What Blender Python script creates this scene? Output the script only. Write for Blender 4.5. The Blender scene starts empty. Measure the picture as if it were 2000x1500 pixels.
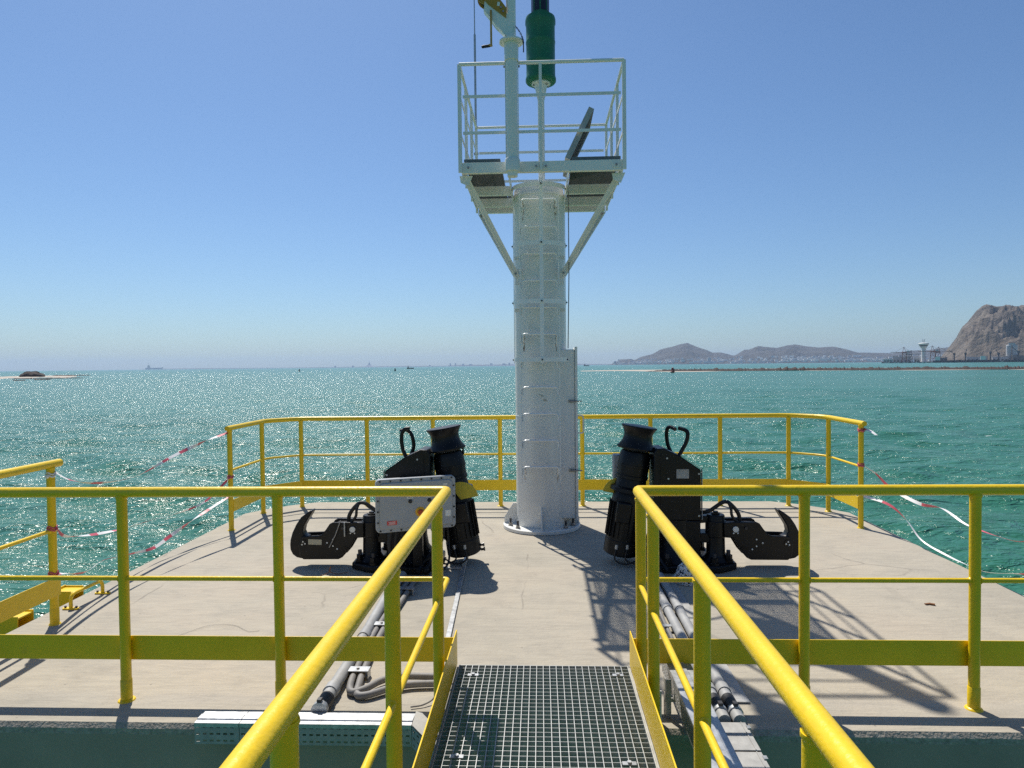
import bpy, bmesh, math, random
import numpy as np
from mathutils import Vector, Matrix, noise

random.seed(7)
R = math.radians
scene = bpy.context.scene
col = scene.collection

# ------------------------------------------------------------------ camera, sky, sun, exposure
# World frame: x across the platform, y away from the camera along the walkway, z up, deck top at z = 0.
cam_d = bpy.data.cameras.new("camera")
cam_d.sensor_width = 36.0
cam_d.lens = 23.92
cam_d.clip_start = 0.05
cam_d.clip_end = 60000.0
cam = bpy.data.objects.new("camera", cam_d)
col.objects.link(cam)
cam.matrix_world = (Matrix.Translation((0, 0, 1.7)) @ Matrix.Rotation(R(2.4), 4, 'Z')
                    @ Matrix.Rotation(R(90 - 1.552), 4, 'X') @ Matrix.Rotation(-0.0105, 4, 'Z'))
scene.camera = cam

SUN = Vector((-0.30, 0.595, 1.0)).normalized()          # direction towards the sun
sun_elev = math.asin(SUN.z)
sun_az = math.atan2(SUN.x, SUN.y)

world = bpy.data.worlds.new("World")
scene.world = world
world.use_nodes = True
wn = world.node_tree
bg = wn.nodes["Background"]
sky = wn.nodes.new("ShaderNodeTexSky")
sky.sky_type = 'NISHITA'
sky.sun_disc = False
sky.sun_elevation = sun_elev
sky.sun_rotation = sun_az
sky.altitude = 0
sky.air_density = 1.0
sky.dust_density = 0.6
sky.ozone_density = 1.6
tint = wn.nodes.new("ShaderNodeMix")
tint.data_type = 'RGBA'
tint.blend_type = 'MULTIPLY'
tint.inputs["Factor"].default_value = 1.0
tint.inputs["B"].default_value = (0.765, 0.985, 1.22, 1)      # the camera's cool white balance
wn.links.new(sky.outputs[0], tint.inputs["A"])
wn.links.new(tint.outputs["Result"], bg.inputs[0])
bg.inputs[1].default_value = 0.075

sl = bpy.data.lights.new("sun", 'SUN')
sl.energy = 5.0
sl.angle = R(0.53)
sl.color = (1.0, 0.945, 0.85)
so = bpy.data.objects.new("sun", sl)
so.rotation_euler = (-SUN).to_track_quat('-Z', 'Y').to_euler()
so.location = (-30, 60, 100)
col.objects.link(so)

vs = scene.view_settings
vs.view_transform = 'Standard'
vs.look = 'None'
vs.exposure = 0.2
vs.gamma = 1.0
vs.use_curve_mapping = False
scene.cycles.max_bounces = 8
scene.cycles.volume_bounces = 0
scene.cycles.use_adaptive_sampling = False
scene.cycles.use_denoising = False
scene.cycles.sample_clamp_indirect = 4.0
try:
    scene.cycles.sampling_pattern = 'BLUE_NOISE'
except TypeError:
    pass
scene.cycles.caustics_reflective = False
scene.cycles.caustics_refractive = False

# ------------------------------------------------------------------ materials
MAT = {}


def rust_spots(name, scale, lo, hi, colour=(0.16, 0.06, 0.02), amt=0.9):
    """adds small rust freckles and runs to an existing paint"""
    nt = MAT[name].node_tree
    b = nt.nodes["Principled BSDF"]
    src = b.inputs["Base Color"].links[0].from_socket
    tc = nt.nodes.new("ShaderNodeTexCoord")
    mp = nt.nodes.new("ShaderNodeMapping")
    mp.inputs["Scale"].default_value = (1, 1, 0.45)
    nt.links.new(tc.outputs["Object"], mp.inputs["Vector"])
    n = nt.nodes.new("ShaderNodeTexNoise")
    n.inputs["Scale"].default_value = scale
    n.inputs["Detail"].default_value = 7
    n.inputs["Roughness"].default_value = 0.75
    nt.links.new(mp.outputs[0], n.inputs["Vector"])
    r = nt.nodes.new("ShaderNodeMapRange")
    r.inputs["From Min"].default_value = lo
    r.inputs["From Max"].default_value = hi
    r.inputs["To Max"].default_value = amt
    nt.links.new(n.outputs["Fac"], r.inputs["Value"])
    mx = nt.nodes.new("ShaderNodeMix")
    mx.data_type = 'RGBA'
    nt.links.new(r.outputs[0], mx.inputs["Factor"])
    nt.links.new(src, mx.inputs["A"])
    mx.inputs["B"].default_value = (*colour, 1)
    nt.links.new(mx.outputs["Result"], b.inputs["Base Color"])


def mat(name, base, rough=0.5, metal=0.0, var=0.0, vscale=6.0, bump=0.0, bscale=60.0, spec=0.5,
        stain=None, stain_amt=0.0, stain_scale=2.0, coat=0.0):
    m = bpy.data.materials.new(name)
    m.use_nodes = True
    nt = m.node_tree
    b = nt.nodes["Principled BSDF"]
    b.inputs["Base Color"].default_value = (*base, 1)
    b.inputs["Roughness"].default_value = rough
    b.inputs["Metallic"].default_value = metal
    b.inputs["Specular IOR Level"].default_value = spec
    b.inputs["Coat Weight"].default_value = coat
    tc = nt.nodes.new("ShaderNodeTexCoord")
    colr = None
    if var > 0:
        n = nt.nodes.new("ShaderNodeTexNoise")
        n.inputs["Scale"].default_value = vscale
        n.inputs["Detail"].default_value = 6
        n.inputs["Roughness"].default_value = 0.65
        nt.links.new(tc.outputs["Object"], n.inputs["Vector"])
        r = nt.nodes.new("ShaderNodeValToRGB")
        r.color_ramp.elements[0].position = 0.3
        r.color_ramp.elements[1].position = 0.7
        r.color_ramp.elements[0].color = (*[c * (1 - var) for c in base], 1)
        r.color_ramp.elements[1].color = (*[min(1, c * (1 + var)) for c in base], 1)
        nt.links.new(n.outputs["Fac"], r.inputs[0])
        colr = r.outputs[0]
        rr = nt.nodes.new("ShaderNodeMapRange")
        rr.inputs["To Min"].default_value = max(0, rough - 0.1)
        rr.inputs["To Max"].default_value = min(1, rough + 0.12)
        nt.links.new(n.outputs["Fac"], rr.inputs["Value"])
        nt.links.new(rr.outputs[0], b.inputs["Roughness"])
    if stain is not None:
        n2 = nt.nodes.new("ShaderNodeTexNoise")
        n2.inputs["Scale"].default_value = stain_scale
        n2.inputs["Detail"].default_value = 8
        n2.inputs["Roughness"].default_value = 0.7
        nt.links.new(tc.outputs["Object"], n2.inputs["Vector"])
        r2 = nt.nodes.new("ShaderNodeMapRange")
        r2.inputs["From Min"].default_value = 0.56
        r2.inputs["From Max"].default_value = 0.74
        r2.inputs["To Max"].default_value = stain_amt
        nt.links.new(n2.outputs["Fac"], r2.inputs["Value"])
        mx = nt.nodes.new("ShaderNodeMix")
        mx.data_type = 'RGBA'
        nt.links.new(r2.outputs[0], mx.inputs["Factor"])
        if colr is not None:
            nt.links.new(colr, mx.inputs["A"])
        else:
            mx.inputs["A"].default_value = (*base, 1)
        mx.inputs["B"].default_value = (*stain, 1)
        colr = mx.outputs["Result"]
    if colr is not None:
        nt.links.new(colr, b.inputs["Base Color"])
    if bump > 0:
        n3 = nt.nodes.new("ShaderNodeTexNoise")
        n3.inputs["Scale"].default_value = bscale
        n3.inputs["Detail"].default_value = 5
        nt.links.new(tc.outputs["Object"], n3.inputs["Vector"])
        bp = nt.nodes.new("ShaderNodeBump")
        bp.inputs["Strength"].default_value = bump
        bp.inputs["Distance"].default_value = 0.01
        nt.links.new(n3.outputs["Fac"], bp.inputs["Height"])
        nt.links.new(bp.outputs[0], b.inputs["Normal"])
    MAT[name] = m
    return m


mat("yellow_paint", (0.81, 0.545, 0.008), 0.36, var=0.08, vscale=5, bump=0.16, bscale=60,
    stain=(0.36, 0.19, 0.035), stain_amt=0.42, stain_scale=5)
rust_spots("yellow_paint", 11, 0.70, 0.74)
mat("white_gloss", (0.80, 0.81, 0.79), 0.35, var=0.04, vscale=3)
mat("white_paint", (0.74, 0.74, 0.70), 0.42, var=0.04, vscale=1.5, bump=0.05, bscale=50,
    stain=(0.47, 0.42, 0.33), stain_amt=0.35, stain_scale=2.2)
rust_spots("white_paint", 6, 0.71, 0.78, (0.24, 0.15, 0.07), 0.6)
mat("black_paint", (0.0055, 0.0055, 0.0065), 0.40, var=0.4, vscale=9, bump=0.15, bscale=70, spec=0.3,
    stain=(0.035, 0.030, 0.026), stain_amt=0.5, stain_scale=9)
rust_spots("black_paint", 14, 0.68, 0.75, (0.07, 0.035, 0.018), 0.8)
mat("black_rubber", (0.010, 0.010, 0.011), 0.55, var=0.2, bump=0.1)
mat("galvanised", (0.43, 0.44, 0.45), 0.42, metal=0.6, var=0.22, vscale=25, bump=0.05, bscale=40)
mat("galvanised_dull", (0.36, 0.355, 0.34), 0.6, metal=0.25, var=0.18, vscale=18, bump=0.06)
mat("grating_steel", (0.40, 0.41, 0.40), 0.5, metal=0.6, var=0.15, vscale=30)
mat("dark_grating", (0.16, 0.165, 0.165), 0.6, metal=0.3, var=0.15, vscale=30)
mat("bolt_steel", (0.30, 0.29, 0.28), 0.45, metal=0.7, var=0.2, vscale=40)
mat("rust", (0.20, 0.085, 0.03), 0.85, var=0.4, vscale=30, bump=0.2)
mat("dark_steel", (0.05, 0.05, 0.055), 0.5, metal=0.5, var=0.2)
mat("lantern_green", (0.006, 0.13, 0.062), 0.4, var=0.1, vscale=5, bump=0.06, bscale=40)
mat("solar_panel", (0.008, 0.010, 0.022), 0.18, var=0.2, vscale=30)
mat("winch_gold", (0.42, 0.235, 0.03), 0.42, metal=0.35, var=0.15, vscale=12)
mat("brass", (0.50, 0.30, 0.08), 0.4, metal=0.8, var=0.15)
mat("box_grey", (0.35, 0.37, 0.385), 0.45, var=0.06, vscale=4, bump=0.04, bscale=60)
mat("label_white", (0.74, 0.74, 0.70), 0.5, var=0.06, vscale=30)
mat("plate_tan", (0.42, 0.39, 0.29), 0.5, var=0.15, vscale=40)
mat("label_red", (0.62, 0.05, 0.04), 0.5)
mat("knob_red", (0.50, 0.06, 0.015), 0.4)
mat("knob_yellow", (0.78, 0.43, 0.02), 0.45)
mat("ink", (0.02, 0.02, 0.02), 0.6)
mat("guard_yellow", (0.50, 0.40, 0.03), 0.5, var=0.12, vscale=8)
mat("pipe_grey", (0.33, 0.33, 0.325), 0.5, var=0.14, vscale=8, bump=0.05, stain=(0.24, 0.21, 0.17),
    stain_amt=0.5, stain_scale=6)
mat("hose_grey", (0.20, 0.19, 0.18), 0.6, var=0.18, vscale=14, bump=0.15)
mat("tape_white", (0.78, 0.76, 0.74), 0.4, var=0.05, vscale=20)
mat("tape_red", (0.60, 0.10, 0.13), 0.4, var=0.1, vscale=20)
mat("pile_steel", (0.10, 0.11, 0.10), 0.7, var=0.3, vscale=3)
mat("house_white", (0.82, 0.81, 0.79), 0.8, var=0.1, vscale=0.05)
mat("house_roof", (0.45, 0.42, 0.38), 0.8)
mat("window_dark", (0.03, 0.035, 0.04), 0.2)
mat("crane_red", (0.30, 0.10, 0.06), 0.6)
mat("crane_dark", (0.07, 0.07, 0.08), 0.6)
mat("ship_hull", (0.035, 0.035, 0.045), 0.6)
mat("ship_white", (0.70, 0.70, 0.68), 0.6)
mat("shed_grey", (0.42, 0.43, 0.44), 0.7, var=0.1, vscale=0.05)
mat("shed_dark", (0.13, 0.14, 0.15), 0.7, var=0.1, vscale=0.05)
mat("quay_concrete", (0.24, 0.23, 0.22), 0.8, var=0.1, vscale=0.05)
mat("buoy_red", (0.22, 0.018, 0.018), 0.5, var=0.2, vscale=2)
mat("buoy_dark", (0.03, 0.03, 0.032), 0.6)
mat("far_block", (0.36, 0.37, 0.38), 0.8)


def concrete():
    m = bpy.data.materials.new("deck_concrete")
    m.use_nodes = True
    nt = m.node_tree
    N, L = nt.nodes, nt.links
    b = N["Principled BSDF"]
    b.inputs["Roughness"].default_value = 0.85
    b.inputs["Specular IOR Level"].default_value = 0.25
    tc = N.new("ShaderNodeTexCoord")

    def nz(scale, detail, rough, vec=None, dist=0.0):
        n = N.new("ShaderNodeTexNoise")
        n.inputs["Scale"].default_value = scale
        n.inputs["Detail"].default_value = detail
        n.inputs["Roughness"].default_value = rough
        n.inputs["Distortion"].default_value = dist
        L.new(vec or tc.outputs["Object"], n.inputs["Vector"])
        return n.outputs["Fac"]

    def ramp(fac, stops):
        r = N.new("ShaderNodeValToRGB")
        e = r.color_ramp.elements
        e[0].position, e[0].color = stops[0][0], (*stops[0][1], 1)
        e[1].position, e[1].color = stops[-1][0], (*stops[-1][1], 1)
        for p, c in stops[1:-1]:
            k = e.new(p)
            k.color = (*c, 1)
        L.new(fac, r.inputs[0])
        return r.outputs[0]

    def mix(fac, a, bb, mode='MIX'):
        x = N.new("ShaderNodeMix")
        x.data_type = 'RGBA'
        x.blend_type = mode
        if isinstance(fac, float):
            x.inputs["Factor"].default_value = fac
        else:
            L.new(fac, x.inputs["Factor"])
        L.new(a, x.inputs["A"])
        L.new(bb, x.inputs["B"])
        return x.outputs["Result"]
    big = nz(0.7, 5, 0.6)
    med = nz(3.3, 8, 0.72, dist=0.6)
    base = ramp(big, [(0.3, (0.355, 0.325, 0.265)), (0.5, (0.41, 0.37, 0.30)), (0.72, (0.435, 0.378, 0.30))])
    mott = ramp(med, [(0.26, (0.78, 0.79, 0.80)), (0.48, (0.97, 0.97, 0.97)), (0.75, (1.06, 1.05, 1.02))])
    c = mix(0.8, base, mott, 'MULTIPLY')
    # trowel swirls: stretched noise
    mp = N.new("ShaderNodeMapping")
    mp.inputs["Scale"].default_value = (1.2, 7.0, 1.0)
    mp.inputs["Rotation"].default_value = (0, 0, 0.25)
    L.new(tc.outputs["Object"], mp.inputs["Vector"])
    sw = nz(2.2, 7, 0.7, mp.outputs[0], 1.6)
    swc = ramp(sw, [(0.35, (0.83, 0.83, 0.84)), (0.55, (1.0, 1.0, 1.0)), (0.8, (1.06, 1.05, 1.03))])
    c = mix(0.75, c, swc, 'MULTIPLY')
    # fine speckle
    sp = nz(120, 3, 0.6)
    spc = ramp(sp, [(0.3, (0.86, 0.86, 0.86)), (0.6, (1.05, 1.05, 1.05))])
    c = mix(0.6, c, spc, 'MULTIPLY')
    # hairline cracks
    vo = N.new("ShaderNodeTexVoronoi")
    vo.feature = 'DISTANCE_TO_EDGE'
    vo.inputs["Scale"].default_value = 0.55
    wv = N.new("ShaderNodeMix")
    wv.data_type = 'VECTOR'
    wv.inputs["Factor"].default_value = 0.12
    nn = N.new("ShaderNodeTexNoise")
    nn.inputs["Scale"].default_value = 2.5
    nn.inputs["Detail"].default_value = 6
    L.new(tc.outputs["Object"], nn.inputs["Vector"])
    L.new(tc.outputs["Object"], wv.inputs["A"])
    L.new(nn.outputs["Color"], wv.inputs["B"])
    L.new(wv.outputs["Result"], vo.inputs["Vector"])
    cr = N.new("ShaderNodeMapRange")
    cr.inputs["From Min"].default_value = 0.0
    cr.inputs["From Max"].default_value = 0.004
    cr.inputs["To Min"].default_value = 1.0
    cr.inputs["To Max"].default_value = 0.0
    L.new(vo.outputs["Distance"], cr.inputs["Value"])
    gate = nz(1.3, 3, 0.5)
    gm = N.new("ShaderNodeMapRange")
    gm.inputs["From Min"].default_value = 0.52
    gm.inputs["From Max"].default_value = 0.62
    L.new(gate, gm.inputs["Value"])
    mu = N.new("ShaderNodeMath")
    mu.operation = 'MULTIPLY'
    L.new(cr.outputs[0], mu.inputs[0])
    L.new(gm.outputs[0], mu.inputs[1])
    mu2 = N.new("ShaderNodeMath")
    mu2.operation = 'MULTIPLY'
    mu2.inputs[1].default_value = 0.7
    L.new(mu.outputs[0], mu2.inputs[0])
    dk = N.new("ShaderNodeRGB")
    dk.outputs[0].default_value = (0.16, 0.14, 0.12, 1)
    c = mix(mu2.outputs[0], c, dk.outputs[0])
    bl = nz(1.7, 9, 0.78, dist=0.4)
    bm_ = N.new("ShaderNodeMapRange")
    bm_.inputs["From Min"].default_value = 0.63
    bm_.inputs["From Max"].default_value = 0.74
    bm_.inputs["To Max"].default_value = 0.45
    L.new(bl, bm_.inputs["Value"])
    br = N.new("ShaderNodeRGB")
    br.outputs[0].default_value = (0.25, 0.19, 0.13, 1)
    c = mix(bm_.outputs[0], c, br.outputs[0])
    v2 = N.new("ShaderNodeTexVoronoi")
    v2.inputs["Scale"].default_value = 7.0
    v2.inputs["Randomness"].default_value = 1.0
    L.new(tc.outputs["Object"], v2.inputs["Vector"])
    vm = N.new("ShaderNodeMapRange")
    vm.inputs["From Min"].default_value = 0.035
    vm.inputs["From Max"].default_value = 0.055
    vm.inputs["To Min"].default_value = 0.6
    vm.inputs["To Max"].default_value = 0.0
    L.new(v2.outputs["Distance"], vm.inputs["Value"])
    c = mix(vm.outputs[0], c, dk.outputs[0])
    L.new(c, b.inputs["Base Color"])
    bp = N.new("ShaderNodeBump")
    bp.inputs["Strength"].default_value = 0.45
    bp.inputs["Distance"].default_value = 0.012
    hm = N.new("ShaderNodeMath")
    hm.operation = 'ADD'
    L.new(sw, hm.inputs[0])
    h2 = nz(26, 6, 0.7)
    L.new(h2, hm.inputs[1])
    L.new(hm.outputs[0], bp.inputs["Height"])
    L.new(bp.outputs[0], b.inputs["Normal"])
    MAT["deck_concrete"] = m


concrete()
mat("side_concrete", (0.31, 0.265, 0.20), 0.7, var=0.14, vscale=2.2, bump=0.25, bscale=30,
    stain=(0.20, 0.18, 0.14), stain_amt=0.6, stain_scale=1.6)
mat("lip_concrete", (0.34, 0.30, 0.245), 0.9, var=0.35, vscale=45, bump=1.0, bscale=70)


# ------------------------------------------------------------------ mesh builder
ORIG = {}


class MB:
    def __init__(self):
        self.v, self.f, self.mi = [], [], []
        self.cur = 0

    def add(self, vs, fs):
        o = len(self.v)
        self.v += [tuple(p) for p in vs]
        for f in fs:
            self.f.append([o + i for i in f])
            self.mi.append(self.cur)
        return self

    def box(self, c, s, rot=None):
        c = Vector(c)
        h = Vector(s) * 0.5
        P = [Vector((x * h.x, y * h.y, z * h.z)) for x in (-1, 1) for y in (-1, 1) for z in (-1, 1)]
        if rot is not None:
            P = [rot @ p for p in P]
        return self.add([c + p for p in P], [(0, 1, 3, 2), (4, 6, 7, 5), (0, 4, 5, 1), (2, 3, 7, 6), (0, 2, 6, 4), (1, 5, 7, 3)])

    def bx(self, x0, x1, y0, y1, z0, z1):
        return self.box(((x0 + x1) / 2, (y0 + y1) / 2, (z0 + z1) / 2), (abs(x1 - x0), abs(y1 - y0), abs(z1 - z0)))

    def bar(self, p0, p1, w, t, up=(0, 0, 1)):
        """rectangular bar from p0 to p1, width w across, thickness t along up"""
        p0, p1 = Vector(p0), Vector(p1)
        d = (p1 - p0)
        ln = d.length
        d.normalize()
        up = Vector(up)
        s = d.cross(up)
        if s.length < 1e-4:
            s = d.cross(Vector((0, 1, 0)))
        s.normalize()
        u = s.cross(d)
        rot = Matrix((d, s, u)).transposed()
        return self.box((p0 + p1) / 2, (ln, w, t), rot)

    def cyl(self, p0, p1, r0, r1=None, n=12, caps=True):
        p0, p1 = Vector(p0), Vector(p1)
        r1 = r0 if r1 is None else r1
        d = (p1 - p0).normalized()
        a = d.orthogonal().normalized()
        b = d.cross(a)
        vs, fs = [], []
        for k in range(n):
            t = 2 * math.pi * k / n
            q = a * math.cos(t) + b * math.sin(t)
            vs += [p0 + q * r0, p1 + q * r1]
        for k in range(n):
            j = (k + 1) % n
            fs.append((2 * k, 2 * j, 2 * j + 1, 2 * k + 1))
        if caps:
            fs.append(tuple(2 * k for k in range(n - 1, -1, -1)))
            fs.append(tuple(2 * k + 1 for k in range(n)))
        return self.add(vs, fs)

    def tube(self, pts, r, n=8, caps=True, closed=False):
        pts = [Vector(p) for p in pts]
        m = len(pts)
        rs = r if isinstance(r, (list, tuple)) else [r] * m
        tang = []
        for i in range(m):
            if closed:
                t = pts[(i + 1) % m] - pts[i - 1]
            else:
                t = pts[min(i + 1, m - 1)] - pts[max(i - 1, 0)]
            tang.append(t.normalized())
        a = tang[0].orthogonal().normalized()
        vs, fs = [], []
        for i in range(m):
            a = (a - tang[i] * a.dot(tang[i])).normalized()
            b = tang[i].cross(a)
            # mitre: widen ring at bends
            k = 1.0
            if 0 < i < m - 1 and not closed:
                c = (pts[i] - pts[i - 1]).normalized().dot(tang[i])
                k = 1.0 / max(0.7, c)
            for j in range(n):
                th = 2 * math.pi * j / n
                vs.append(pts[i] + (a * math.cos(th) + b * math.sin(th)) * rs[i] * (k if k < 1.05 else 1.03))
        for i in range(m if closed else m - 1):
            i2 = (i + 1) % m
            for j in range(n):
                k2 = (j + 1) % n
                fs.append((i * n + j, i * n + k2, i2 * n + k2, i2 * n + j))
        if caps and not closed:
            fs.append(tuple(range(n - 1, -1, -1)))
            fs.append(tuple((m - 1) * n + j for j in range(n)))
        return self.add(vs, fs)

    def lathe(self, o, axis, prof, n=24):
        o = Vector(o)
        d = Vector(axis).normalized()
        a = d.orthogonal().normalized()
        b = d.cross(a)
        vs, fs = [], []
        for (r, h) in prof:
            for k in range(n):
                t = 2 * math.pi * k / n
                vs.append(o + d * h + (a * math.cos(t) + b * math.sin(t)) * max(r, 1e-4))
        for i in range(len(prof) - 1):
            for k in range(n):
                j = (k + 1) % n
                fs.append((i * n + k, i * n + j, (i + 1) * n + j, (i + 1) * n + k))
        fs.append(tuple(range(n - 1, -1, -1)))
        fs.append(tuple((len(prof) - 1) * n + k for k in range(n)))
        return self.add(vs, fs)

    def prism(self, pts, o, ex, ey, t):
        """outline pts (a, b) in the plane o + a*ex + b*ey, thickness t centred on the plane"""
        o, ex, ey = Vector(o), Vector(ex), Vector(ey)
        ez = ex.cross(ey).normalized()
        n = len(pts)
        vs = [o + ex * a + ey * b - ez * t / 2 for a, b in pts] + [o + ex * a + ey * b + ez * t / 2 for a, b in pts]
        fs = [tuple(range(n - 1, -1, -1)), tuple(range(n, 2 * n))]
        for k in range(n):
            j = (k + 1) % n
            fs.append((k, j, n + j, n + k))
        return self.add(vs, fs)

    def build(self, name, material, parent=None, angle=35, bevel=0.0, recalc=True, segs=2):
        o = Vector(ORIG.get(parent.name, (0, 0, 0))) if parent is not None else Vector((0, 0, 0))
        me = bpy.data.meshes.new(name)
        me.from_pydata([tuple(Vector(p) - o) for p in self.v], [], self.f)
        ms = material if isinstance(material, (list, tuple)) else [material]
        for mm in ms:
            me.materials.append(MAT[mm] if isinstance(mm, str) else mm)
        if len(ms) > 1:
            me.polygons.foreach_set("material_index", self.mi)
        if recalc:
            bm = bmesh.new()
            bm.from_mesh(me)
            bmesh.ops.recalc_face_normals(bm, faces=bm.faces)
            bm.to_mesh(me)
            bm.free()
        me.polygons.foreach_set("use_smooth", [True] * len(me.polygons))
        me.set_sharp_from_angle(angle=R(angle))
        me.update()
        ob = bpy.data.objects.new(name, me)
        col.objects.link(ob)
        if parent is not None:
            ob.parent = parent
            ORIG[ob.name] = o
        if bevel > 0:
            md = ob.modifiers.new("edge_bevel", 'BEVEL')
            md.width = bevel
            md.segments = segs
            md.limit_method = 'ANGLE'
            md.angle_limit = R(40)
        return ob


def tag(o, label=None, cat=None, group=None, kind=None):
    if label:
        o["label"] = label
    if cat:
        o["category"] = cat
    if group:
        o["group"] = group
    if kind:
        o["kind"] = kind
    return o


def thing(name, loc, label, cat, group=None):
    e = bpy.data.objects.new(name, None)
    e.empty_display_size = 0.2
    e.location = loc
    col.objects.link(e)
    ORIG[e.name] = Vector(loc)
    return tag(e, label, cat, group)


def smooth_path(pts, k=6):
    """Catmull-Rom through pts"""
    P = [Vector(p) for p in pts]
    P = [P[0] * 2 - P[1]] + P + [P[-1] * 2 - P[-2]]
    out = []
    for i in range(1, len(P) - 2):
        p0, p1, p2, p3 = P[i - 1], P[i], P[i + 1], P[i + 2]
        for s in range(k):
            t = s / k
            out.append(0.5 * ((2 * p1) + (p2 - p0) * t + (2 * p0 - 5 * p1 + 4 * p2 - p3) * t * t
                              + (3 * p1 - p0 - 3 * p2 + p3) * t ** 3))
    out.append(P[-2])
    return out


def polar(b, d):
    """bearing in degrees clockwise from the walkway axis, distance in metres"""
    return (d * math.sin(R(b)), d * math.cos(R(b)))


# ------------------------------------------------------------------ the sea
SEA = -3.0


def make_sea():
    rng = np.random.default_rng(11)
    th = np.concatenate([np.linspace(-180, -60, 25)[:-1], np.linspace(-60, -48, 40)[:-1],
                         np.linspace(-48, 43, 820)[:-1], np.linspace(43, 60, 40)[:-1], np.linspace(60, 180, 25)[:-1]])
    th = np.radians(th)
    r = np.concatenate([np.geomspace(3.0, 420, 430)[:-1], np.geomspace(420, 21000, 90)])
    TH, RR = np.meshgrid(th, r)
    X = RR * np.sin(TH)
    Y = RR * np.cos(TH)
    Z = np.full_like(X, SEA)
    sp = RR * 0.0125 + 0.02
    nw = 80
    lam = np.exp(rng.uniform(np.log(0.55), np.log(9.0), nw))
    main = np.radians(205)                       # direction the wind waves travel
    dirs = main + rng.normal(0, 0.55, nw)
    ph = rng.uniform(0, 2 * np.pi, nw)
    fade = np.clip((420 - RR) / 220, 0, 1)
    for l, d, p in zip(lam, dirs, ph):
        k = 2 * np.pi / l
        a = 0.029 / k * (1.25 if 1.5 < l < 5 else 0.9)
        w = np.clip((l / sp - 2.5) / 3.0, 0, 1) * fade
        arg = k * (X * np.sin(d) + Y * np.cos(d)) + p
        s = np.sin(arg)
        Z += a * w * (s + 0.35 * s * s)
    n, m = X.shape
    V = np.stack([X, Y, Z], -1).reshape(-1, 3)
    idx = np.arange(n * m).reshape(n, m)
    a = idx[:-1, :]
    b = idx[1:, :]
    F = np.stack([a, np.roll(a, -1, 1), np.roll(b, -1, 1), b], -1).reshape(-1, 4)
    me = bpy.data.meshes.new("sea")
    me.vertices.add(len(V) + 1)
    V = np.vstack([V, [[0, 0, SEA]]])
    me.vertices.foreach_set("co", V.ravel())
    # inner disc closes the centre
    tri = np.stack([np.full(m, n * m), np.roll(idx[0], -1), idx[0]], -1)
    loops = np.concatenate([F.ravel(), tri.ravel()])
    me.loops.add(len(loops))
    me.loops.foreach_set("vertex_index", loops.astype(np.int32))
    starts = np.concatenate([np.arange(len(F)) * 4, len(F) * 4 + np.arange(len(tri)) * 3])
    me.polygons.add(len(starts))
    me.polygons.foreach_set("loop_start", starts.astype(np.int32))
    me.update(calc_edges=True)
    me.validate()
    me.flip_normals() if me.polygons[0].normal.z < 0 else None
    me.polygons.foreach_set("use_smooth", [True] * len(me.polygons))
    ob = bpy.data.objects.new("sea", me)
    col.objects.link(ob)
    ob["kind"] = "structure"
    m_ = bpy.data.materials.new("sea_water")
    m_.use_nodes = True
    nt = m_.node_tree
    N, L = nt.nodes, nt.links
    bs = N["Principled BSDF"]
    bs.inputs["Roughness"].default_value = 0.13
    bs.inputs["IOR"].default_value = 1.333
    tc = N.new("ShaderNodeTexCoord")

    def nz(scale, detail, rough, stretch=(1, 1, 1), rot=0.0, dist=0.0):
        mp = N.new("ShaderNodeMapping")
        mp.inputs["Scale"].default_value = stretch
        mp.inputs["Rotation"].default_value = (0, 0, rot)
        L.new(tc.outputs["Object"], mp.inputs["Vector"])
        q = N.new("ShaderNodeTexNoise")
        q.inputs["Scale"].default_value = scale
        q.inputs["Detail"].default_value = detail
        q.inputs["Roughness"].default_value = rough
        q.inputs["Distortion"].default_value = dist
        L.new(mp.outputs[0], q.inputs["Vector"])
        return q.outputs["Fac"]
    # turbid green body colour with broad patches
    big = nz(0.012, 4, 0.6, (1, 2.5, 1), 0.3)
    rp = N.new("ShaderNodeValToRGB")
    e = rp.color_ramp.elements
    e[0].position, e[0].color = 0.35, (0.027, 0.138, 0.082, 1)
    e[1].position, e[1].color = 0.68, (0.038, 0.168, 0.106, 1)
    L.new(big, rp.inputs[0])
    # foam flecks: small torn streaks
    f1 = nz(0.9, 7, 0.72, (1, 2.6, 1), 0.35, 0.8)
    f2 = nz(0.11, 3, 0.55)
    ad = N.new("ShaderNodeMath")
    ad.operation = 'MULTIPLY_ADD'
    L.new(f2, ad.inputs[0])
    ad.inputs[1].default_value = 0.35
    L.new(f1, ad.inputs[2])
    fm = N.new("ShaderNodeMapRange")
    fm.inputs["From Min"].default_value = 0.855
    fm.inputs["From Max"].default_value = 0.92
    fm.inputs["To Max"].default_value = 0.85
    L.new(ad.outputs[0], fm.inputs["Value"])
    mx = N.new("ShaderNodeMix")
    mx.data_type = 'RGBA'
    L.new(fm.outputs[0], mx.inputs["Factor"])
    L.new(rp.outputs[0], mx.inputs["A"])
    mx.inputs["B"].default_value = (0.75, 0.80, 0.78, 1)
    L.new(mx.outputs["Result"], bs.inputs["Base Color"])
    rm = N.new("ShaderNodeMapRange")
    rm.inputs["To Min"].default_value = 0.22
    rm.inputs["To Max"].default_value = 0.6
    L.new(fm.outputs[0], rm.inputs["Value"])
    L.new(rm.outputs[0], bs.inputs["Roughness"])
    # chop: wavelets under half a metre
    w1 = nz(1.9, 3.5, 0.6, (1, 1.6, 1), 0.4, 0.5)
    w2 = nz(0.45, 4, 0.55, (1, 1.9, 1), 0.25, 0.3)
    b1 = N.new("ShaderNodeBump")
    b1.inputs["Strength"].default_value = 1.0
    b1.inputs["Distance"].default_value = 0.58
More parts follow.
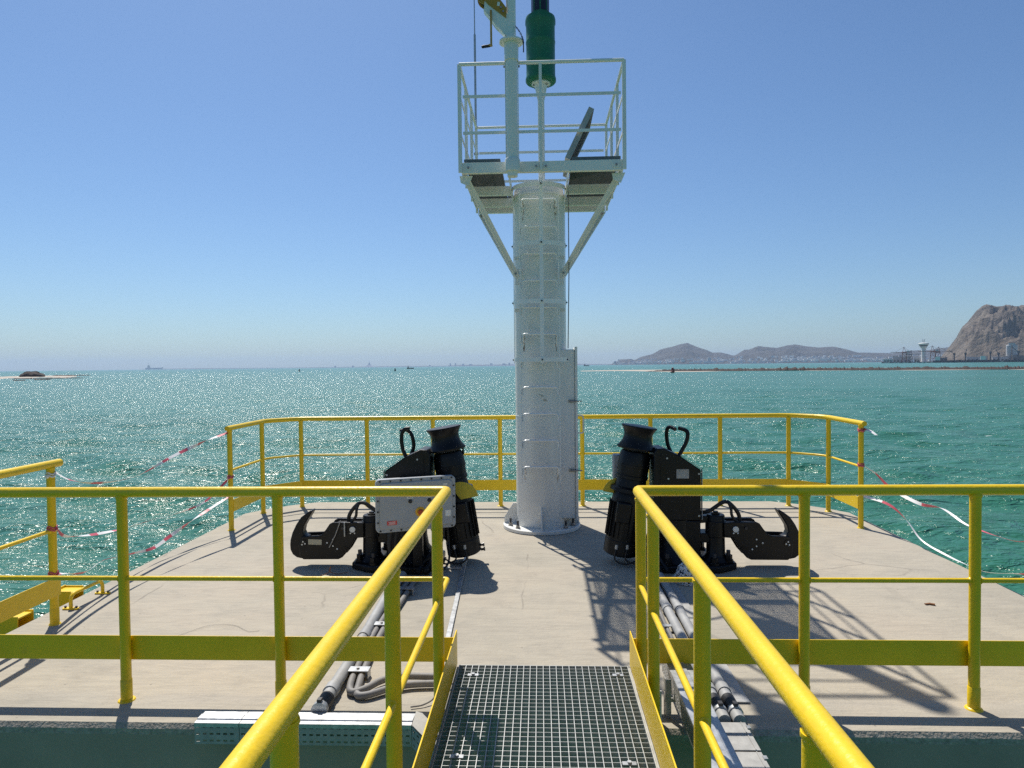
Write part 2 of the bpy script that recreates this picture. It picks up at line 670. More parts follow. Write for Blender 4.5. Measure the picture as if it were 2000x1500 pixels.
    L.new(w2, b1.inputs["Height"])
    b2 = N.new("ShaderNodeBump")
    b2.inputs["Strength"].default_value = 1.0
    b2.inputs["Distance"].default_value = 0.32
    L.new(w1, b2.inputs["Height"])
    gu = nz(0.022, 4, 0.6, (1, 3.0, 1), 0.2)
    gr = N.new("ShaderNodeMapRange")
    gr.inputs["From Min"].default_value = 0.3
    gr.inputs["From Max"].default_value = 0.7
    gr.inputs["To Min"].default_value = 0.55
    gr.inputs["To Max"].default_value = 1.0
    L.new(gu, gr.inputs["Value"])
    L.new(gr.outputs[0], b2.inputs["Strength"])
    L.new(b1.outputs[0], b2.inputs["Normal"])
    L.new(b2.outputs[0], bs.inputs["Normal"])
    me.materials.append(m_)


make_sea()


# ------------------------------------------------------------------ the platform
def outline(hx, y0, y1, cx, cy, seg=3):
    """rectangle with softly rounded chamfers of cx by cy"""
    def corner(px, py, sx, sy):
        # from the side to the end, slightly bowed
        A = Vector((px, py - sy * cy))
        B = Vector((px - sx * cx, py))
        out = []
        for k in range(seg + 1):
            t = k / seg
            p = A.lerp(B, t)
            bow = 0.07 * 4 * t * (1 - t)
            n = Vector((sx, sy)).normalized()
            out.append((p.x + n.x * bow, p.y + n.y * bow))
        return out
    P = corner(hx, y1, 1, 1)
    P += corner(-hx, y1, -1, 1)[::-1]
    P += corner(-hx, y0, -1, -1)
    P += corner(hx, y0, 1, -1)[::-1]
    return P


def make_platform():
    P = outline(3.49, 3.14, 8.46, 0.66, 0.66)
    n = len(P)
    mb = MB()
    c = Vector((0, 5.8))

    def ring(z, off):
        out = []
        for x, y in P:
            d = Vector((x, y)) - c
            d = d.normalized()
            out.append((x + d.x * off, y + d.y * off, z))
        return out
    rings = [ring(0.0, -0.025), ring(-0.022, 0.0), ring(-0.05, 0.0), ring(-1.7, 0.0)]
    for q in rings:
        mb.v += q
    mb.f.append(list(range(n)))
    mb.mi.append(0)
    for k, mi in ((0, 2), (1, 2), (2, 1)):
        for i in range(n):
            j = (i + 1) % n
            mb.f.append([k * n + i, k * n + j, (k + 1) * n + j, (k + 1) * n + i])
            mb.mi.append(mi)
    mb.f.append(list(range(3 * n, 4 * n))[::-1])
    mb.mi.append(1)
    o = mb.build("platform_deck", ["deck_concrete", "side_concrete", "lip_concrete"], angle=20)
    tag(o, kind="structure")
    for i, (x, y) in enumerate([(-2.4, 4.2), (2.4, 4.2), (-2.4, 7.4), (2.4, 7.4)]):
        q = MB().cyl((x, y, -1.69), (x, y, -8), 0.4, n=20).build("pile", "pile_steel", o)


make_platform()

# ------------------------------------------------------------------ yellow guard rails
TOPZ, MIDZ = 1.075, 0.632
TOE0, TOE1 = 0.198, 0.324


def round_path(pts, rad=0.10, k=4):
    P = [Vector(p) for p in pts]
    out = [P[0]]
    for i in range(1, len(P) - 1):
        a = (P[i - 1] - P[i]).normalized()
        b = (P[i + 1] - P[i]).normalized()
        A, B = P[i] + a * rad, P[i] + b * rad
        for s in range(k + 1):
            t = s / k
            out.append(A * (1 - t) ** 2 + P[i] * 2 * t * (1 - t) + B * t * t)
    out.append(P[-1])
    return out


def guard_rail(label, loc, top, posts, toe, walkway=None, socket=False, bend=0.12):
    root = thing("guard_railing", loc, label, "railing", "yellow guard railings on the platform")
    tp = round_path([(x, y, TOPZ) for x, y in top], bend)
    MB().tube(tp, 0.0262, 14).build("top_rail", "yellow_paint", root, angle=50)
    ends = [posts[0][:2], posts[-1][:2]]
    mid = [ends[0]] + list(top[1:-1]) + [ends[1] if abs(top[-1][0]) > 3 else top[-1]]
    mp = round_path([(x, y, MIDZ) for x, y in mid], bend)
    MB().tube(mp, 0.0125, 10).build("mid_rail", "yellow_paint", root, angle=50)
    for (x, y, z0) in posts:
        p = MB().cyl((x, y, z0), (x, y, TOPZ - 0.012), 0.0258, n=16).build("post", "yellow_paint", root, angle=50)
        along = (0, 1, 0) if abs(abs(x) - 0.478) < 0.01 or abs(x) > 3.2 else (1, 0, 0)
        for sg in (-1, 1):
            c = Vector((x, y, MIDZ)) + Vector(along) * 0.0255 * sg
            MB().lathe(c, along, [(0.013, -0.005), (0.0165 + random.uniform(0, 0.002), 0.0), (0.0127, 0.006)], 12).build("weld_bead", "yellow_paint", p)
        MB().lathe((x, y, TOPZ - 0.03), (0, 0, 1), [(0.0258, -0.006), (0.0292, 0.0), (0.0285, 0.008)], 14).build("weld_bead", "yellow_paint", p)
        if z0 < 0.02:
            rr = random.uniform(0.034, 0.044)
            MB().lathe((x, y, 0), (0, 0, 1), [(rr, 0.0), (rr * 0.93, 0.006), (0.028, 0.012)], 14).build(
                "post_foot", "yellow_paint", p)
            if socket:
                MB().lathe((x, y, 0), (0, 0, 1), [(0.0285, 0.008), (0.0285, 0.108), (0.026, 0.112)], 16).build(
                    "post_socket", "yellow_paint", p)
    for (a, b, z0, z1) in toe:
        MB().bar((a[0], a[1], (z0 + z1) / 2), (b[0], b[1], (z0 + z1) / 2), 0.006, z1 - z0).build(
            "toe_board", "yellow_paint", root, bevel=0.0015)
    return root


YB = 8.195
back_posts = [(-3.26, 6.98), (-3.262, 7.81), (-2.925, 8.165), (-2.12, YB), (-1.31, YB), (-0.495, YB), (0.495, YB),
              (1.31, YB), (2.135, YB), (2.93, 8.17), (3.262, 7.85), (3.26, 7.06)]
toe_b = [((-3.232, 6.98), (-3.232, 7.80), TOE0, TOE1), ((-3.232, 7.803), (-2.91, 8.135), TOE0, TOE1),
         ((-2.905, 8.160), (-0.02, 8.160), TOE0, TOE1), ((-0.016, 8.160), (2.915, 8.160), TOE0, TOE1),
         ((2.92, 8.137), (3.23, 7.842), TOE0, TOE1), ((3.232, 7.835), (3.232, 7.06), TOE0, TOE1)]
guard_rail("long yellow tubular railing along the far seaward edge of the deck", (0, 8.2, 0),
           [(-3.265, 6.935), (-3.262, 7.90), (-2.93, YB), (2.95, YB), (3.265, 7.92), (3.265, 7.00)],
           [(x, y, 0.0) for x, y in back_posts], toe_b, bend=0.14)
guard_rail("yellow railing at the left front edge turning along the walkway's left side", (-1.6, 3.37, 0),
           [(-3.265, 4.47), (-3.262, 3.72), (-2.93, 3.37), (-0.475, 3.37), (-0.475, -2.6)],
           [(-3.267, 4.383, 0), (-3.26, 3.76, 0), (-2.93, 3.375, 0), (-2.142, 3.37, 0), (-1.335, 3.37, 0),
            (-0.478, 3.07, 0.03), (-0.478, 2.127, 0.03), (-0.478, 1.217, 0.03), (-0.478, -0.6, 0.03), (-0.478, -1.7, 0.03)],
           [((-3.232, 4.40), (-3.232, 3.76), TOE0, TOE1), ((-3.23, 3.755), (-2.93, 3.405), TOE0, TOE1),
            ((-2.925, 3.402), (-0.435, 3.402), TOE0, TOE1), ((-0.437, 3.398), (-0.437, -2.6), 0.19, 0.365)],
           socket=True, bend=0.02)
guard_rail("yellow railing at the right front edge turning along the walkway's right side", (1.6, 3.37, 0),
           [(3.265, 4.47), (3.262, 3.72), (2.93, 3.37), (0.475, 3.37), (0.475, -2.6)],
           [(3.267, 4.383, 0), (3.26, 3.76, 0), (2.93, 3.375, 0), (2.10, 3.37, 0), (1.285, 3.37, 0),
            (0.478, 3.293, 0.005), (0.478, 2.932, 0.03), (0.478, 2.044, 0.03), (0.478, 1.194, 0.03), (0.478, -0.6, 0.03), (0.478, -1.7, 0.03)],
           [((3.232, 4.40), (3.232, 3.76), TOE0, TOE1), ((3.23, 3.755), (2.93, 3.405), TOE0, TOE1),
            ((2.925, 3.402), (0.435, 3.402), TOE0, TOE1), ((0.437, 3.398), (0.437, -2.6), 0.19, 0.365)],
           socket=True, bend=0.02)

# ------------------------------------------------------------------ walkway with open grating
wk = thing("walkway", (0, 2.0, 0.0), "steel walkway of square open grating between the two yellow railings", "walkway")
for s in (-1, 1):
    MB().bx(s * 0.425, s * 0.433, -2.6, 3.37, 0.01, 0.188).bx(s * 0.385, s * 0.425, -2.6, 3.37, 0.012, 0.02).build(
        "stringer", "galvanised_dull", wk)
for y in (3.33, 2.2, 1.1, 0.0, -1.2):
    MB().bx(-0.424, 0.424, y - 0.03, y + 0.03, 0.03, 0.15).build("cross_beam", "galvanised_dull", wk)
pitch = 0.0333
panels = [(2.30, 3.365), (1.20, 2.295), (0.1, 1.195), (-1.0, 0.095)]
me_long, me_cross = {}, None
for pi, (y0, y1) in enumerate(panels):
    g_ = MB()
    g_.bx(-0.421, 0.421, y1 - 0.004, y1, 0.165, 0.2).bx(-0.421, 0.421, y0, y0 + 0.004, 0.165, 0.2)
    g_.bx(-0.421, -0.417, y0 + 0.004, y1 - 0.004, 0.165, 0.2).bx(0.417, 0.421, y0 + 0.004, y1 - 0.004, 0.165, 0.2)
    fr = g_.build("grating_panel", "grating_steel", wk)
    L_ = y1 - y0 - 0.01
    key = round(L_, 3)
    if key not in me_long:
        me = bpy.data.meshes.new("bearing_bar")
        t = MB().bx(-0.0015, 0.0015, -L_ / 2, L_ / 2, -0.030, 0.0)
        me.from_pydata(t.v, [], t.f)
        me.materials.append(MAT["grating_steel"])
        me_long[key] = me
    if me_cross is None:
        me_cross = bpy.data.meshes.new("cross_bar")
        t = MB().bx(-0.416, 0.416, -0.001, 0.001, -0.022, -0.001)
        me_cross.from_pydata(t.v, [], t.f)
        me_cross.materials.append(MAT["grating_steel"])
    nb = int(0.834 / pitch)
    for k in range(1, nb + 1):
        x = -0.417 + 0.834 * k / (nb + 1)
        o = bpy.data.objects.new("bearing_bar", me_long[key])
        o.parent = fr
        o.location = Vector((x, (y0 + y1) / 2, 0.2)) - ORIG[wk.name]
        col.objects.link(o)
    if pi < 2:
        nc = int((y1 - y0) / pitch)
        for k in range(1, nc):
            o = bpy.data.objects.new("cross_bar", me_cross)
            o.parent = fr
            o.location = Vector((0, y0 + (y1 - y0) * k / nc, 0.2)) - ORIG[wk.name]
            col.objects.link(o)
for (x, y) in [(-0.34, 3.25), (0.36, 3.26), (-0.335, 2.56), (0.32, 2.53)]:
    c = MB().box((x, y, 0.2025), (0.052, 0.022, 0.003)).build("grating_clip", "galvanised", wk)
    MB().cyl((x, y, 0.204), (x, y, 0.211), 0.009, n=6).build("clip_bolt", "galvanised", c)

# ------------------------------------------------------------------ beacon tower
TX, TY = 0.0, 7.15
tower = thing("beacon_tower", (TX, TY, 0), "tall white steel column with ladder and railed work basket on top", "tower")
MB().lathe((TX, TY, 0), (0, 0, 1), [(0.405, 0.004), (0.405, 0.034), (0.40, 0.038), (0.30, 0.038)], 64).build(
    "base_flange", "white_paint", tower, angle=30)
colm = MB().lathe((TX, TY, 0), (0, 0, 1), [(0.264, 0.038), (0.264, 3.43), (0.272, 3.43), (0.272, 3.452), (0.258, 3.452), (0.258, 3.512)], 64).build(
    "column", "white_paint", tower, angle=30)
for a in (0, 90, 180, 270):
    ca_, sa_ = math.cos(R(a)), math.sin(R(a))
    MB().prism([(0.262, 0.036), (0.395, 0.036), (0.395, 0.10), (0.30, 0.25), (0.262, 0.25)], (TX, TY, 0), (ca_, sa_, 0), (0, 0, 1), 0.012).build(
        "gusset", "white_paint", tower, bevel=0.002)
for a in (45, 135, 225, 315, 20, 160, 200, 340):
    x, y = TX + 0.345 * math.cos(R(a)), TY + 0.345 * math.sin(R(a))
    b_ = MB().cyl((x, y, 0.03), (x, y, 0.115), 0.011, n=10).build("anchor_bolt", "dark_steel", tower)
    MB().cyl((x, y, 0.039), (x, y, 0.045), 0.026, n=16).cyl((x, y, 0.045), (x, y, 0.068), 0.020, n=6).build("nut", "bolt_steel", b_)
# cabinet welded on the right side
cab = MB().bx(0.19, 0.352, 6.98, 7.32, 0.12, 1.86).build("cabinet", "white_paint", tower, bevel=0.012, segs=3)
door = MB().bx(0.353, 0.378, 6.965, 7.335, 0.10, 1.885).build("cabinet_door", "white_paint", cab, bevel=0.004)
MB().tube(round_path([(0.37, 7.0, 1.00), (0.435, 7.0, 1.00), (0.435, 7.0, 1.18), (0.37, 7.0, 1.18)], 0.02), 0.007, 8).build("door_handle", "white_paint", cab)
for z in (0.62, 1.33):
    MB().cyl((0.30, 6.962, z), (0.345, 6.962, z), 0.010, n=10).bx(0.285, 0.345, 6.965, 6.98, z - 0.014, z + 0.014).cyl(
        (0.345, 6.962, z), (0.42, 6.955, z), 0.006, n=8).build("toggle_latch", "bolt_steel", cab)
# ladder
LY = 6.80
lad = MB()
lad.bx(-0.196, -0.188, LY - 0.022, LY + 0.022, 0.52, 3.44)
ladder = lad.build("ladder_rail", "white_gloss", tower, bevel=0.001)
MB().bx(0.188, 0.196, LY - 0.022, LY + 0.022, 0.52, 3.44).build("ladder_rail", "white_gloss", tower, bevel=0.001)
for k in range(11):
    z = 0.68 + 0.2665 * k
    MB().tube(round_path([(-0.178, LY, z - 0.075), (-0.178, LY, z), (0.178, LY, z), (0.178, LY, z - 0.075)], 0.035, 5), 0.0105, 8).build(
        "rung", "white_gloss", tower)
    if k in (0, 5, 10):
        for s in (-1, 1):
            MB().prism([(0.0, 0.0), (0.10, 0.0), (0.10, -0.10)], (s * 0.165, LY, z - 0.01), (0, 1, 0), (0, 0, 1), 0.008).build(
                "ladder_bracket", "white_paint", tower)
            MB().box((s * 0.163, LY + 0.045, z - 0.02), (0.012, 0.05, 0.022)).build("rusty_stud", "rust", tower)
for z in (2.64, 2.12):
    for s in (-1, 1):
        MB().box((s * 0.225, LY + 0.02, z + 0.13), (0.05, 0.006, 0.035)).build("hoop_lug", "white_paint", tower)
for z in (1.755, 2.32, 2.88, 3.44):
    pts = []
    for k in range(17):
        t = math.pi * k / 16
        pts.append((0.262 * math.cos(t), 6.80 - 0.235 * math.sin(t)))
    hb = MB()
    n_ = len(pts)
    for (x, y) in pts:
        d = Vector((x / 0.262, (y - 6.8) / 0.235)).normalized() * 0.003
        hb.v += [(x + d.x, y + d.y, z - 0.02), (x - d.x, y - d.y, z - 0.02), (x - d.x, y - d.y, z + 0.02), (x + d.x, y + d.y, z + 0.02)]
    for i in range(n_ - 1):
        for j in range(4):
            hb.f.append([4 * i + j, 4 * i + (j + 1) % 4, 4 * i + 4 + (j + 1) % 4, 4 * i + 4 + j])
            hb.mi.append(0)
    hb.f += [[0, 1, 2, 3], [4 * n_ - 1, 4 * n_ - 2, 4 * n_ - 3, 4 * n_ - 4]]
    hb.mi += [0, 0]
    h_ = hb.build("cage_hoop", "white_gloss", tower, angle=40)
    for (x, y) in ((0.02, 6.555), (-0.268, 6.79), (0.268, 6.79)):
        MB().cyl((x, y - 0.006, z), (x, y + 0.004, z), 0.008, n=8).build("hoop_bolt", "ink", h_)
MB().bx(0.002, 0.038, 6.570, 6.575, 1.72, 3.50).build("cage_strap", "white_gloss", tower)
for s in (-1, 1):
    MB().bx(s * 0.2525, s * 0.2575, 6.77, 6.805, 1.72, 3.46).build("cage_strap", "white_paint", tower)
MB().tube([(0.292, 6.80, 3.42), (0.294, 6.84, 2.6), (0.285, 6.99, 1.87)], 0.005, 6).build("cable", "hose_grey", tower)
# work basket
BX0, BX1, BY0, BY1 = -0.685, 0.748, 6.10, 7.70
BZ0, BZ1 = 3.42, 3.512
bask = MB().bx(BX0, BX1, BY0 - 0.004, BY0 + 0.004, BZ0, BZ1).bx(BX0, BX1, BY0 + 0.004, BY0 + 0.045, BZ0, BZ0 + 0.008).build(
    "basket_beam", "white_paint", tower, bevel=0.001)
for (y, h0) in ((6.90, BZ0), (7.40, BZ0), (7.70, BZ0)):
    for (xa, xb) in ((BX0 + 0.01, -0.27), (0.27, BX1 - 0.01)):
        MB().bx(xa, xb, y - 0.004, y + 0.004, h0, BZ1 - 0.004).bx(xa, xb, y + 0.004, y + 0.045, h0, h0 + 0.008).build(
            "basket_beam", "white_paint", tower)
MB().bx(-0.268, 0.268, 7.696, 7.704, BZ0, BZ1 - 0.004).build("basket_beam", "white_paint", tower)
for x in (BX0, -0.272, 0.272, BX1):
    MB().bx(x - 0.004, x + 0.004, BY0 + 0.046, BY1 - 0.005, BZ0, BZ1 - 0.002).build("basket_beam", "white_paint", tower)
RT = 4.375
for (x, y) in [(BX0, BY0), (BX1, BY0), (BX0, BY1), (BX1, BY1), (BX0, 6.62), (BX0, 7.15), (BX1, 6.62), (BX1, 7.15)]:
    w = 0.034 if y == BY0 else 0.028
    dy = -0.012 if y == BY0 else 0.0
    sgn = -1 if x < 0 else 1
    p_ = MB().bx(x - w / 2 + sgn * 0.01, x + w / 2 + sgn * 0.01, y - 0.010 + dy, y + 0.010 + dy, BZ0 + 0.002, RT).build("basket_post", "white_paint", tower, bevel=0.002)
MB().bx(0.010, 0.036, BY0 - 0.022, BY0 - 0.006, BZ0 + 0.01, RT).build("basket_post", "white_paint", tower, bevel=0.002)
for z, w in ((RT, 0.030), (4.09, 0.026), (3.77, 0.026)):
    t_ = MB()
    if z == RT:
        loop = [(BX0, BY0, z), (BX1, BY0, z), (BX1, BY1, z), (BX0, BY1, z)]
        MB().tube([(BX0 - .01, BY0 - .012, z), (BX1 + .01, BY0 - .012, z)], 0.016, 10).build("basket_rail", "white_paint", tower)
        MB().tube([(BX0, BY1, z), (BX1, BY1, z)], 0.014, 10).build("basket_rail", "white_paint", tower)
        for x in (BX0 - 0.01, BX1 + 0.01):
            MB().tube([(x, BY0, z), (x, BY1, z)], 0.014, 10).build("basket_rail", "white_paint", tower)
    else:
        MB().bx(BX0 + .018, BX1 - .018, BY0 - 0.015, BY0 - 0.007, z - w / 2, z + w / 2).build("basket_rail", "white_paint", tower)
        MB().bx(BX0 + .02, BX1 - .02, BY1 - 0.004, BY1 + 0.004, z - w / 2, z + w / 2).build("basket_rail", "white_paint", tower)
        for x in (BX0 - 0.006, BX1 + 0.006):
            MB().bx(x - 0.004, x + 0.004, BY0 + 0.012, BY1 - 0.012, z - w / 2, z + w / 2).build("basket_rail", "white_paint", tower)
for x in (BX0 + 0.06, 0.0 - 0.02, 0.066, BX1 - 0.06):
    q = MB().box((x, BY0 - 0.007, 3.466), (0.05, 0.005, 0.05)).build("bolt_plate", "white_paint", tower)
    MB().cyl((x, BY0 - 0.022, 3.466), (x, BY0 - 0.009, 3.466), 0.010, n=6).build("bolt", "bolt_steel", q)


def bar_floor(x0, x1, y0, y1, z0, z1, name, parent, step=0.030):
    """open bar floor: bearing bars along x and rods along y"""
    g_ = MB()
    g_.bx(x0, x0 + 0.004, y0, y1, z0, z1).bx(x1 - 0.004, x1, y0, y1, z0, z1)
    n = int((y1 - y0) / step)
    for k in range(n + 1):
        y = y0 + 0.002 + (y1 - y0 - 0.004) * k / n
        g_.bx(x0 + 0.004, x1 - 0.004, y - 0.0017, y + 0.0017, z0, z1)
    m = max(2, int((x1 - x0) / 0.1))
    for k in range(1, m):
        x = x0 + (x1 - x0) * k / m
        g_.bx(x - 0.0025, x + 0.0025, y0, y1, z1 - 0.009, z1 - 0.003)
    o = g_.build(name, "dark_grating", parent, recalc=False)
    o["kind"] = "stuff"
    return o


bar_floor(BX0 + 0.02, -0.34, BY0 + 0.012, BY1 - 0.02, 3.514, 3.546, "floor_grating", tower)
bar_floor(0.30, BX1 - 0.02, BY0 + 0.012, BY1 - 0.02, 3.514, 3.546, "floor_grating", tower)
bar_floor(-0.335, 0.295, 7.43, BY1 - 0.02, 3.514, 3.546, "floor_grating", tower)
# open hatch lid leaning to the right
hd = Vector((0.44, 0, 0.90)).normalized()
hn = Vector((-hd.z, 0, hd.x))
h0 = Vector((0.262, 6.42, 3.54))
lid = MB()
rot_ = Matrix((hd, Vector((0, 1, 0)), hd.cross(Vector((0, 1, 0))))).transposed()
lid.box(h0 + hd * 0.24 + Vector((0, -0.30, 0)), (0.48, 0.006, 0.05), rot_)
lid.box(h0 + hd * 0.24 + Vector((0, 0.30, 0)), (0.48, 0.006, 0.05), rot_)
lid.box(h0 + hd * 0.483, (0.006, 0.606, 0.05), rot_)
lid.box(h0 - hd * 0.003, (0.006, 0.606, 0.05), rot_)
hl = lid.build("hatch_lid", "galvanised_dull", tower)
lb = MB()
for k in range(1, 16):
    lb.box(h0 + hd * (0.48 * k / 16), (0.0035, 0.594, 0.03), rot_)
for k in range(1, 6):
    lb.box(h0 + hd * 0.24 + Vector((0, -0.30 + 0.1 * k, 0)), (0.474, 0.005, 0.006), rot_)
lbo = lb.build("hatch_bars", "dark_grating", hl, recalc=False)
lbo["kind"] = "stuff"
# braces
for s, xe in ((-1, BX0 + 0.03), (1, BX1 - 0.03)):
    for (ya, yb) in ((6.20, 6.95), (7.66, 7.35)):
        a = Vector((xe, ya, 3.40))
        b = Vector((s * 0.222, yb, 2.60))
        br = MB().bar(a, b, 0.05, 0.008, up=(0, -1, 0.2)).bar(a + Vector((s * 0.022, 0, 0)), b + Vector((s * 0.022, 0, 0)), 0.006, 0.05, up=(0, -1, 0.2)).build(
            "brace", "white_paint", tower)
        for q in (a.lerp(b, 0.03), a.lerp(b, 0.96)):
            MB().cyl(q + Vector((0, -0.014, 0)), q + Vector((0, 0.01, 0)), 0.011, n=6).build("bolt", "bolt_steel", br)
    MB().prism([(-0.06, 0), (0.06, 0), (0.02, -0.09), (-0.05, -0.06)], (xe, 6.19, 3.42), (1, 0, 0), (0, 0, 1), 0.008).build(
        "brace_plate", "white_paint", tower)
    MB().prism([(0, 0.08), (0.0, -0.08), (-s * 0.07, -0.08), (-s * 0.07, 0.08)], (s * 0.245, 6.955, 2.60), (1, 0, 0), (0, 0, 1), 0.008).build(
        "brace_plate", "white_paint", tower)
rm_ = bpy.data.materials.new("rust_run")
rm_.use_nodes = True
nt_ = rm_.node_tree
pb_ = nt_.nodes["Principled BSDF"]
pb_.inputs["Base Color"].default_value = (0.22, 0.11, 0.04, 1)
pb_.inputs["Roughness"].default_value = 0.8
tr_ = nt_.nodes.new("ShaderNodeBsdfTransparent")
mx_ = nt_.nodes.new("ShaderNodeMixShader")
tc_ = nt_.nodes.new("ShaderNodeTexCoord")
nn_ = nt_.nodes.new("ShaderNodeTexNoise")
nn_.inputs["Scale"].default_value = 28
nn_.inputs["Detail"].default_value = 6
nt_.links.new(tc_.outputs["Object"], nn_.inputs["Vector"])
mr_ = nt_.nodes.new("ShaderNodeMapRange")
mr_.inputs["From Min"].default_value = 0.42
mr_.inputs["From Max"].default_value = 0.68
mr_.inputs["To Max"].default_value = 0.7
nt_.links.new(nn_.outputs["Fac"], mr_.inputs["Value"])
nt_.links.new(mr_.outputs[0], mx_.inputs[0])
nt_.links.new(tr_.outputs[0], mx_.inputs[1])
nt_.links.new(pb_.outputs[0], mx_.inputs[2])
nt_.links.new(mx_.outputs[0], nt_.nodes["Material Output"].inputs["Surface"])
MAT["rust_run"] = rm_
for z in (1.18, 2.36):
    MB().lathe((TX, TY, z), (0, 0, 1), [(0.2635, -0.006), (0.2665, 0.0), (0.2635, 0.006)], 64).build("weld_seam", "white_paint", tower)
for k in (0, 5, 10):
    z1 = 0.66 + 0.2665 * k
    for sg in (-1, 1):
        q = MB()
        for i in range(7):
            t = i / 6
            ww = 0.075 * (1 - t) ** 0.7 + 0.012
            for d in (-1, 1):
                a = math.asin(sg * 0.165 / 0.264) + d * ww
                q.v.append((TX + 0.2648 * math.sin(a), TY - 0.2648 * math.cos(a), z1 - 0.16 * t))
        for i in range(6):
            q.f.append([2 * i, 2 * i + 1, 2 * i + 3, 2 * i + 2])
            q.mi.append(0)
        q.build("rust_run", "rust_run", tower, recalc=False)
# faded paint marks on the column
for i, (a, z, l, t) in enumerate([(-4, 1.40, 0.03, 20), (-1, 1.385, 0.022, -30), (2, 1.39, 0.02, 40), (4, 1.35, 0.025, 85), (6, 1.345, 0.026, 80), (8, 1.35, 0.024, 95), (10.5, 1.34, 0.02, 80)]):
    x = TX + 0.2655 * math.sin(R(a + 3))
    y = TY - 0.2655 * math.cos(R(a + 3))
    MB().box((x, y, z), (l, 0.0012, 0.005), Matrix.Rotation(R(a + 3), 3, 'Z') @ Matrix.Rotation(R(t), 3, 'Y')).build("paint_mark", "plate_tan", tower)

# navigation lantern
LX = 0.033
lan = thing("navigation_lantern", (LX, TY, 3.5), "dark green drum lantern on a white pole above the basket", "lantern")
MB().lathe((LX, TY, 0), (0, 0, 1), [(0.10, 3.502), (0.10, 3.516), (0.034, 3.518), (0.034, 4.44), (0.047, 4.50), (0.066, 4.60), (0.092, 4.606), (0.098, 4.612), (0.098, 4.625)], 24).build(
    "pole", "white_paint", lan, angle=25)
for a in range(20, 380, 60):
    MB().cyl((LX + 0.08 * math.cos(R(a)), TY + 0.08 * math.sin(R(a)), 4.590), (LX + 0.08 * math.cos(R(a)), TY + 0.08 * math.sin(R(a)), 4.608), 0.009, n=6).build("bolt", "bolt_steel", lan)
prof = [(0.10, 4.626), (0.148, 4.628), (0.158, 4.64), (0.158, 4.668), (0.150, 4.69), (0.149, 4.81), (0.153, 4.818), (0.153, 4.834), (0.149, 4.842),
        (0.149, 5.02), (0.153, 5.028), (0.153, 5.044), (0.149, 5.052), (0.149, 5.21), (0.157, 5.225), (0.157, 5.262), (0.150, 5.29), (0.10, 5.312), (0.0, 5.316)]
MB().lathe((LX, TY, 0), (0, 0, 1), prof, 48).build("drum", "lantern_green", lan, angle=40)
up_ = MB().lathe((LX, TY, 0), (0, 0, 1), [(0.093, 5.313), (0.093, 6.12), (0.10, 6.125), (0.10, 6.15)], 8).build("panel_housing", "lantern_green", lan, angle=10)
for k in range(8):
    a = R(45 * k + 22.5)
    c_ = Vector((LX + 0.0872 * math.cos(a), TY + 0.0872 * math.sin(a), 5.71))
    pn = MB().box(c_, (0.004, 0.054, 0.74), Matrix.Rotation(a, 3, 'Z')).build("solar_panel", "solar_panel", up_)
MB().lathe((LX, TY, 0), (0, 0, 1), [(0.07, 6.151), (0.075, 6.17), (0.075, 6.33), (0.06, 6.36), (0.02, 6.375)], 24).build("lamp_head", "lantern_green", lan)

# davit with hand winch
DX, DY = -0.228, 6.02
dv = thing("davit_crane", (DX, DY, 3.37), "white davit post with golden hand winch clamped to the basket front", "davit")
MB().lathe((DX, DY, 0), (0, 0, 1), [(0.030, 3.355), (0.044, 3.358), (0.046, 3.40), (0.066, 3.402), (0.068, 3.50), (0.060, 3.515), (0.052, 3.517)], 28).build(
    "foot_socket", "white_paint", dv)
MB().cyl((DX, DY, 3.50), (DX, DY, 4.50), 0.0505, n=28).build("lower_post", "white_paint", dv, angle=50)
for s in (-1, 1):
    MB().bx(DX + s * 0.052, DX + s * 0.058, DY + 0.0, DY + 0.07, 3.52, 4.43).build("clamp_strip", "white_paint", dv)
    MB().cyl((DX + s * 0.058, DY + 0.035, 4.33), (DX + s * 0.072, DY + 0.035, 4.33), 0.010, n=6).build("bolt", "bolt_steel", dv)
    MB().bx(DX + s * 0.052 - (0.0 if s > 0 else -0.0), DX + s * 0.012, 6.078, 6.092, 3.45, 3.50).build("clamp_plate", "white_paint", dv)
MB().lathe((DX, DY, 0), (0, 0, 1), [(0.052, 4.36), (0.061, 4.362), (0.063, 4.48), (0.058, 4.50), (0.058, 4.515), (0.105, 4.517), (0.105, 4.531), (0.050, 4.533)], 32).build(
    "collar", "white_paint", dv, angle=30)
MB().cyl((DX, DY, 4.50), (DX, DY, 6.6), 0.042, n=24).build("upper_post", "white_paint", dv, angle=50)
MB().tube([(DX, DY, 6.55), (DX + 0.25, DY - 0.35, 6.95), (DX + 0.55, DY - 0.75, 7.2)], 0.038, 12).build("boom", "white_paint", dv)
MB().prism([(-0.03, 4.56), (0.03, 4.60), (0.025, 4.72), (-0.09, 4.80), (-0.225, 4.885), (-0.232, 4.80), (-0.13, 4.66)], (DX, DY - 0.03, 0), (1, 0, 0), (0, 0, 1), 0.006).build("winch_bracket", "white_paint", dv)
MB().prism([(-0.03, 4.56), (0.03, 4.60), (0.025, 4.72), (-0.09, 4.80), (-0.225, 4.885), (-0.232, 4.80), (-0.13, 4.66)], (DX, DY + 0.05, 0), (1, 0, 0), (0, 0, 1), 0.006).build("winch_bracket", "white_paint", dv)
bt = MB()
bt.bar((DX - 0.235, DY + 0.01, 4.80), (DX - 0.05, DY + 0.01, 4.575), 0.074, 0.006, up=(0.7, 0, 0.7))
bt.build("bracket_web", "white_paint", dv)
